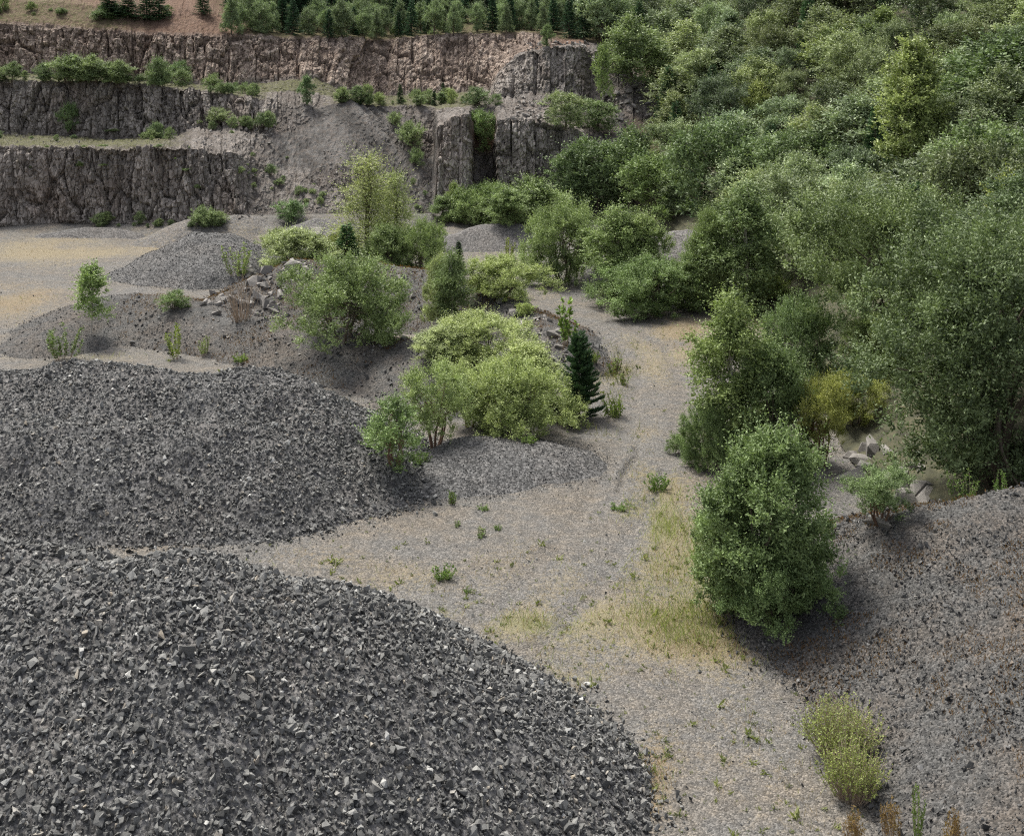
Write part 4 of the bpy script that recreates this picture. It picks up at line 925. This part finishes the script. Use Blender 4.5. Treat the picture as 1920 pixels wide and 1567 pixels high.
plant('sapling', 'weed_plant', 1718, 1450, 1590, w=42, tint=(.75, .95, .5), label="single green leafy stalk at the bottom edge", cat="weed", parts=SB)
for i, (x, t, b, lb) in enumerate([(1670, 1480, 1590, "russet dry stalks left of the green stalk at the bottom"), (1600, 1500, 1600, "buff dry stalks at the bottom edge"), (1790, 1500, 1620, "dry stalks right of the green stalk at the bottom")]):
    plant('strawstem', 'dry_weed', x, t, b, w=50, tint=(.75, .62, .52), label=lb, cat="weed", parts=SB)
plant('poplar', 'poplar_tree', 1712, 72, None, d=70, w=125, tint=(1.0, 1.05, .72), label="tall poplar with pale trunk rising above the hillside wood")
plant('farD', 'maple_tree', 1880, 330, None, d=49, w=150, tint=(1.0, 1.0, .35), label="yellow green tree at the right edge above the huge willow")
plant('farB', 'willow_tree', 1875, 60, None, d=74, w=210, tint=(.46, .60, .46), label="big dark tree at the upper right edge beside the poplar")
plant('farE', 'willow_tree', 1850, 225, None, d=60, w=230, tint=(.60, .74, .56), label="broad tree right of the poplar with upright tips")

# ---- trees with a place of their own in the wood
WOOD = [  # kind, px, ytop, ybase, width, tint, label
 ('farE', 1240, 288, 412, 140, (.62, .78, .50), "rounded light tree at the front of the wood, its foot on the tan edge"),
 ('farE', 1345, 225, 420, 170, DEEP, "big dark tree right of the rounded light one"),
 ('farA', 1120, 255, 395, 130, DEEP, "dark tree where the wood meets the quarry wall"),
 ('farA', 1075, 285, 390, 90, (.55, .70, .60), "leftmost dark tree of the wood"),
 ('farB', 1180, 235, 400, 110, (.60, .74, .62), "tree with pale tips behind the two dark front trees"),
 ('farE', 1500, 240, 380, 160, (.56, .70, .58), "wide tree at mid height of the wood below the poplar's left side"),
 ('farB', 1490, 300, 410, 110, MIDG, "light tree in front of the wide one"),
 ('spruceA', 1255, 125, 232, 72, (1.1, 1.25, 1.1), "dark spruce at the right end of the boulder scree"),
 ('birchS', 1130, 78, 215, 34, (.80, .95, .62), "thin airy birch standing in the boulder scree"),
 ('farB', 1185, 25, 160, 110, MIDG, "pale tree above the boulder scree"),
 ('farC', 1230, 70, 170, 70, MIDG, "upright tree just right of the pale tree above the scree"),
 ('farA', 1320, 90, 200, 130, SAGE, "grey green round tree of the upper wood"),
 ('farA', 1600, 30, 130, 110, MIDG, "tree at the top of the wood above the poplar's left side"),
 ('farE', 1570, 380, 470, 160, (.64, .78, .62), "silvery tree behind the large broad willow"),
 ('farB', 1545, 60, 150, 90, (.86, .92, .60), "yellowish tree at the top of the wood"),
 ('farC', 1660, 10, 120, 90, (.70, .80, .50), "olive upright tree at the top of the wood"),
 ('farC', 1420, 150, 260, 60, (.95, .95, .55), "thin yellowish larch like tree among the round trees"),
]
for k, px, yt, yb, w, ti, lb in WOOD:
    plant(k, 'spruce_tree' if 'spruce' in k else 'wood_tree', px, yt, yb, w=w, tint=ti, label=lb)
placed = [((px), yb) for _, px, _, yb, *_ in WOOD]
# ---- filling the wood: every tree its own object
wr = random.Random(11)
cand = []
WP = []
def try_tree(px, d, sep):
    X = (px - 960) / F * d
    for (a, b) in WP:
        if (X - a) ** 2 + (d - b) ** 2 < sep * sep: return False
    WP.append((X, d)); return True
def where(px, y):
    v = "upper" if y < 120 else "middle" if y < 260 else "lower"
    hpos = "beside the boulder scree" if px < 1320 else "left of the poplar" if px < 1640 else "around the poplar" if px < 1780 else "at the right edge"
    return v, hpos
cnt = 0
for it in range(9000):
    px = wr.uniform(1120, 2150); d = 55 + 105 * wr.random() ** .8
    X = (px - 960) / F * d
    if px < 1235 and d < 124: continue
    if X - footX(d) < 1.2 and d < 100: continue
    z = gz(px, d); y = YH + (CAMZ - z) / d * F
    if y < -70 or y > 440 and px < 1480 or y > 520: continue
    if 1235 <= px < 1260 and 100 < d < 120: continue
    sep = 2.5 + .010 * (d - 60)
    if not try_tree(px, d, sep): continue
    hgt = wr.uniform(3.2, 5.2); yt = y - hgt / d * F
    con = wr.random() < (.10 if y > 60 else .35)
    kind = wr.choice(['spruceA', 'spruceB']) if con else wr.choice(['farA', 'farF', 'farB', 'farC', 'farD', 'farE', 'farG', 'farF'])
    b = wr.uniform(.50, 1.18); t = wr.random()
    tint = (b * (.84 + .13 * t), b * .98, b * (1.16 - .30 * t)) if not con else (b * 1.1, b * 1.25, b * 1.1)
    v, hp = where(px, y)
    ad = "dark spruce" if con else {'farA': 'round', 'farB': 'spreading', 'farC': 'narrow upright', 'farD': 'tapering', 'farE': 'wide', 'farF': 'dense', 'farG': 'airy'}[kind] + (" yellowish tree" if t > .66 else " grey green tree" if t < .33 else " green tree")
    plant(kind, 'spruce_tree' if con else 'upright_tree' if kind in ('farC', 'farD', 'farG') else 'wood_tree', px, yt, None, d=d, tint=tint, w=hgt * wr.uniform(.8, 1.1) / d * F if not con else None, label=f"{ad} in the {v} wood {hp}", group="trees of the hillside wood")  # narrow and tapering ones are named by crown shape; species unknown
    cnt += 1
    if cnt > 430: break
# ---- forest above the quarry rim
cnt = 0
for it in range(5000):
    px = wr.uniform(150, 1260)
    p = prof(px); dm = p[7, 0] + 3.2 if px > 430 else p[9, 0] - 16
    d = dm + (wr.uniform(-3.0, 24) if wr.random() > .3 else wr.uniform(-2.9, 0)); 
    if px < 440 and wr.random() > .35: continue
    z = gz(px, d); y = YH + (CAMZ - z) / d * F
    if y < -90: continue
    if not try_tree(px, d, 1.6): continue
    con = wr.random() < (.40 if y > 30 else .88)
    hgt = wr.uniform(2.4, 3.8) if y > 35 else wr.uniform(4.2, 6.6)
    kind = wr.choice(['spruceA', 'spruceB']) if con else wr.choice(['farA', 'farB', 'farC', 'farD'])
    b = wr.uniform(.66, 1.1)
    side = "at the left" if px < 500 else "over the middle" if px < 850 else "behind the buttress"
    plant(kind, 'spruce_tree' if con else 'upright_tree' if kind in ('farC', 'farD') else 'wood_tree', px, y - hgt / d * F, None, d=d, tint=(b * .8, b * 1.05, b * 1.1) if con else (b * .84, b * .98, b * .98),
          label=("dark teal spruce" if con else {'farA': 'round', 'farB': 'spreading', 'farC': 'narrow', 'farD': 'tapering'}[kind] + " pale green tree") + (" on the edge of the quarry rim " if y > 35 else " in the forest above the rim ") + side, group="forest above the quarry rim")  # narrow and tapering rim trees: name picked by shape, species unknown
    cnt += 1
    if cnt > 290: break
# ---- bushes on ledges and at the cliff feet
def row(n, x0, x1, ybf, h0, h1, kinds, tints, labelf, group, jit=3, dmin=0):
    for i in range(n):
        px = wr.uniform(x0, x1); yb = ybf(px) + wr.uniform(-jit, jit); h = h0 * .6 + (h1 * 1.1 - h0 * .6) * wr.random() ** 1.4
        k = wr.choice(kinds); ti = wr.choice(tints)
        con = 'spruce' in k
        plant(k, 'spruce_tree' if con else 'ledge_bush', px, yb - h, yb, w=h * wr.uniform(.75, 1.25) if not con else None, tint=ti, label=labelf(px, h, con), cat="tree" if con else "bush", group=group, dmin=dmin, parts=("crown", "trunk") if con else SB)
TL = [(.74, .86, .72), (.66, .78, .66), (.84, .94, .76), (.56, .70, .60)]
row(38, -30, 330, lambda x: np.interp(x, [0, 330], [152, 160]), 26, 52, ['farbush', 'farbush2', 'farC', 'farB'], TL, lambda x, h, c: ("taller bush" if h > 38 else "small bush") + " in the thicket on the upper ledge " + ("at the left edge" if x < 110 else "below the pink cliff" if x < 230 else "towards the ledge end"), "thicket on the upper ledge", dmin=102)
row(14, 330, 480, lambda x: np.interp(x, [330, 480], [162, 180]), 16, 34, ['farbush', 'farbush2'], TL, lambda x, h, c: ("taller bush" if h > 25 else "small bush") + " trailing along the upper ledge where it narrows", "thicket on the upper ledge", dmin=102)
row(42, 630, 935, lambda x: 196, 10, 36, ['farbush', 'farbush2', 'farC', 'spruceB'], TL + [(.95, 1.05, .75), (1.0, 1.08, .8)], lambda x, h, c: ("small conifer" if c else "light bush" if h < 22 else "taller light bush") + " on the grassy ledge under the dark back wall " + ("left part" if x < 740 else "middle part" if x < 840 else "right part"), "growth on the grassy ledge", dmin=106)
row(16, -30, 330, lambda x: 262, 10, 34, ['farbush', 'farbush2'], TL, lambda x, h, c: ("tall bush" if h > 22 else "low bush") + " on the lowest ledge " + ("near the left edge" if x < 120 else "under the middle cliff"), "bushes on the lowest ledge", dmin=93)
row(10, 370, 520, lambda x: 240, 12, 30, ['farbush', 'farbush2'], TL, lambda x, h, c: ("larger bush" if h > 21 else "low bush") + " on the rubble below the middle cliff's end", "bushes on the ledge rubble", dmin=96)
row(24, 165, 420, lambda x: 424, 12, 38, ['farbush', 'farbush2', 'farC'], TL, lambda x, h, c: ("tall bush" if h > 26 else "low bush") + " at the foot of the lowest cliff " + ("left of the mossy heap" if x < 290 else "behind the mossy heap"), "bushes at the cliff foot")
row(16, 560, 800, lambda x: 330 + 60 * vnoise(np.array(x / 9.0), np.array(1.0), 4), 8, 20, ['farbush', 'farbush2'], TL, lambda x, h, c: "small bush scattered on the scree " + ("left part" if x < 640 else "middle part" if x < 720 else "right part"), "bushes on the scree", jit=20)
row(12, 450, 560, lambda x: 320, 8, 26, ['farbush', 'farbush2'], TL, lambda x, h, c: ("larger bush" if h > 17 else "small bush") + " on the rubble spur beside the lowest cliff", "bushes on the rubble spur", jit=38)
row(18, 800, 1040, lambda x: 418, 26, 70, ['farbush', 'farB', 'farbush2', 'farC'], [(.68, .84, .60), (.80, .92, .66), (.75, .9, .62)], lambda x, h, c: ("tall bush" if h > 48 else "low bush") + " at the foot of the jointed pillars " + ("left of them" if x < 880 else "right of them"), "bushes below the pillars")
row(20, -20, 330, lambda x: 8 + 26 * vnoise(np.array(x / 7.0), np.array(4.0), 3), 8, 22, ['farbush', 'farbush2'], [(.55, .68, .45), (.7, .8, .52), (.62, .78, .6)], lambda x, h, c: ("larger bush" if h > 15 else "small bush") + " on the brown slope above the pink cliff " + ("near the top left corner" if x < 120 else "towards the red soil"), "bushes on the brown slope", dmin=113)
for x_, t_, b_, w_, l_ in [(205, -22, 30, 62, "leftmost tall spruce above the pink cliff"), (298, -12, 36, 50, "spruce nearest the red soil above the pink cliff"), (380, -20, 26, 40, "spruce right of the red soil streak")]:
    plant('spruceA', 'spruce_tree', x_, t_, b_, w=w_, tint=(.8, 1, .85), label=l_, dmin=113)
row(16, 20, 440, lambda x: 240 + 120 * vnoise(np.array(x / 5.0), np.array(7.0), 3), 7, 16, ['farbush', 'farbush2'], [(.55, .72, .45), (.7, .85, .5)], lambda x, h, c: "small plant rooted in a crack of the lower cliffs " + ("near the left edge" if x < 160 else "left of the rubble spur"), "plants in the cliff cracks", dmin=88)
for k, px, yt, yb, w, ti, lb in [('farE', 900, 205, 292, 66, (.62, .80, .55), "dense bush clinging in the cleft between the pillars"), ('farA', 1060, 170, 240, 75, SAGE, "grey green bush on top of the right-hand pillar"), ('farA', 1120, 185, 245, 75, (.60, .74, .58), "darker bush beside the grey green one on the pillar"),
    ('farbush2', 130, 190, 255, 44, (.50, .68, .52), "climbing bush in a gully of the middle cliff"), ('farbush', 545, 372, 424, 60, (.50, .72, .52), "dark bush at the foot of the scree"), ('farbush', 780, 275, 312, 26, (.70, .85, .70), "pale bush on the grey scree near the pillar"),
    ('farC', 575, 140, 200, 32, (.55, .75, .66), "bluish conifer like bush at the scree top"), ('farbush', 770, 225, 275, 50, MIDG, "straggling bushes down the right scree edge"), ('farbush', 740, 208, 236, 26, MIDG, "light bush at the top of the right scree edge"), ('farC', 1025, 45, 92, 28, (.62, .78, .62), "lone pine like tree on the rim behind the buttress"),
    ('farbush', 410, 200, 236, 40, SAGE, "grey bush against the middle cliff's foot"), ('farbush', 335, 112, 148, 36, (.5, .7, .52), "dark round bush among the upper ledge thicket"), ('farE', 920, 340, 412, 90, (.75, .9, .62), "light leafy tree at the foot of the pillars"), ('farB', 1000, 330, 420, 110, (.74, .88, .62), "wide light tree under the right-hand pillar"), ('farbush', 930, 372, 418, 120, (.80, .92, .72), "low greyish bush behind the pale gravel heap"), ('farC', 850, 340, 405, 30, (.85, .95, .6), "thin larch like sapling before the left pillar"),
    ('spruceA', 240, -10, 35, 60, (.8, 1, .85), "spruce clump on the soil slope at the upper left"), ('spruceA', 275, -15, 38, 56, (.75, .95, .8), "right-hand spruce of the clump at the upper left"), ('farbush', 190, 15, 38, 36, (.45, .6, .4), "dark bush on the soil slope at the upper left"), ('farbush', 115, 14, 28, 22, (.5, .65, .4), "small bush on the soil slope near the corner")]:
    con = 'spruce' in k
    plant(k, 'spruce_tree' if con else ('ledge_bush' if 'bush' in k else 'wood_tree'), px, yt, yb, w=w, tint=ti, label=lb, cat="bush" if 'bush' in k else "tree", parts=SB if 'bush' in k else ("crown", "trunk"), dmin=90)

# ------------------------------------------------------------------ dry grass and moss blades on the floor (uncountable)
def blades(name, label, n, box, amount, hgt, col_tint, seed, green=False):
    r = np.random.default_rng(seed); k = n * 8
    py = r.uniform(box[2], box[3], k); px = r.uniform(box[0], box[1], k)
    Y = F * CAMZ / (py - YH); X = (px - 960) / F * Y
    g, ru, ge = growth(X, Y)
    w = (g - .3 + .6 * fbm(X / .7, Y / .7, 15, 3)) * (ge * 2.2 if green else 1)
    ok = r.random(k) < np.clip(w * amount, 0, 1)
    X, Y, ru = X[ok][:n], Y[ok][:n], ru[ok][:n]
    n = len(X)
    Zs = np.array([0.0] * n); Zs = floor_z(X, Y)
    for nm in PILES:
        bad = pile_h(nm, X, Y) > Zs + .05; Zs = np.where(bad, -50, Zs)
    m = Zs > -10; X, Y, Zs, ru = X[m], Y[m], Zs[m], ru[m]; n = len(X)
    d = norm(np.stack([r.normal(0, .5, n), r.normal(0, .5, n), np.ones(n)], -1))
    L = hgt * r.uniform(.4, 1.5, n)
    V, Q = leaf_quads(r, np.stack([X, Y, Zs - .01], -1), d, L, np.full(n, .008) * (1 + Y / 50))
    me = mesh_data(name, V, [Q], M['weed'] if green else M['straw'], {'tone': ('FACE', 'FLOAT', np.clip(.55 + .25 * r.normal(size=n) - .5 * ru, 0, 1))})
    o = link(name, me); o.color = (*col_tint, 1); tag(o, label, "grass", kind='stuff')
blades("dry_grass", "tan dry grass and moss thinly covering the gravel floor", 30000, (-60, 1980, 440, 1600), .55, .15, (1, .96, .88), 1)
blades("green_grass", "sparse green grass along the track verges", 20000, (-60, 1980, 560, 1600), 1.1, .26, (1.25, 1.2, .9), 2, True)

blades("tall_grass", "pale green seeding grass stalks along the right verge of the track", 1300, (1170, 1345, 930, 1250), 1.0, .42, (1.35, 1.3, .95), 3, True)
blades("tall_grass", "dry russet stalks between the boulder row and the track", 1200, (1080, 1200, 640, 830), 1.6, .42, (1.0, .85, .6), 4, True)
def rosettes(n, seed):
    r = np.random.default_rng(seed); k = n * 10
    py = r.uniform(560, 1600, k); px = r.uniform(300, 1960, k); Y = F * CAMZ / (py - YH); X = (px - 960) / F * Y
    g, ru, ge = growth(X, Y); ok = r.random(k) < np.clip((g - .08) * 1.2 + .04, 0, 1)
    X, Y = X[ok][:n], Y[ok][:n]; z = floor_z(X, Y); m = np.ones(len(X), bool)
    for nm in PILES: m &= pile_h(nm, X, Y) < z + .05
    X, Y, z = X[m], Y[m], z[m]; n = len(X); nl = 14
    sz = np.repeat(np.clip(.045 * np.exp(r.normal(0, .55, n)), .02, .16), nl); a = r.uniform(0, 6.28, n * nl)
    d = norm(np.stack([np.cos(a), np.sin(a), r.uniform(.1, 1.6, n * nl)], -1))
    V, Q = leaf_quads(r, np.repeat(np.stack([X, Y, z], -1), nl, 0) + r.normal(size=(n * nl, 3)) * sz[:, None] * .3, d, sz * r.uniform(.6, 1.4, n * nl), sz * .35, .4)
    tn = np.clip(np.repeat(r.uniform(.1, .8, n), nl) + .1 * r.normal(size=n * nl), 0, 1)
    o = link("weeds", mesh_data("weeds", V, [Q], M['weed'], {'tone': ('FACE', 'FLOAT', tn)})); o.color = (1.0, .95, .75, 1)
    tag(o, "tiny green and rusty weeds dotted over the gravel floor", "weeds", kind='stuff')
rosettes(1300, 71)
def pile_blades(nm, label, n, hgt, seed, thr):
    r = np.random.default_rng(seed); x0, x1, y0, y1 = PILES[nm]['bb']; k = n * 6
    X = r.uniform(x0, x1, k); Y = r.uniform(max(14, y0), y1, k); h = pile_h(nm, X, Y)
    ok = (h > 0) & (fbm(X / 2.4, Y / 2.4, seed, 4) + .35 * fbm(X / .5, Y / .5, seed + 3, 2) + .16 * np.exp(-((h - 2.3) / .7) ** 2) > thr); X, Y, h = X[ok][:n], Y[ok][:n], h[ok][:n]; n = len(X)
    d = norm(np.stack([r.normal(0, .7, n), r.normal(0, .7, n), np.ones(n)], -1)); L = hgt * r.uniform(.4, 1.5, n)
    V, Q = leaf_quads(r, np.stack([X, Y, h - .01], -1), d, L, np.full(n, .012) * (1 + Y / 60))
    o = link("dry_grass", mesh_data("dry_grass", V, [Q], M['straw'], {'tone': ('FACE', 'FLOAT', np.clip(.3 + .25 * r.normal(size=n), 0, 1))}))
    o.color = (.70, .56, .44, 1); tag(o, label, "grass", kind='stuff')
pile_blades('right', "rusty dry moss and grass in patches on the shaly slope", 34000, .10, 61, .07)
pile_blades('bank', "rusty dry growth in patches on the brown gravel bank", 14000, .14, 67, .04)
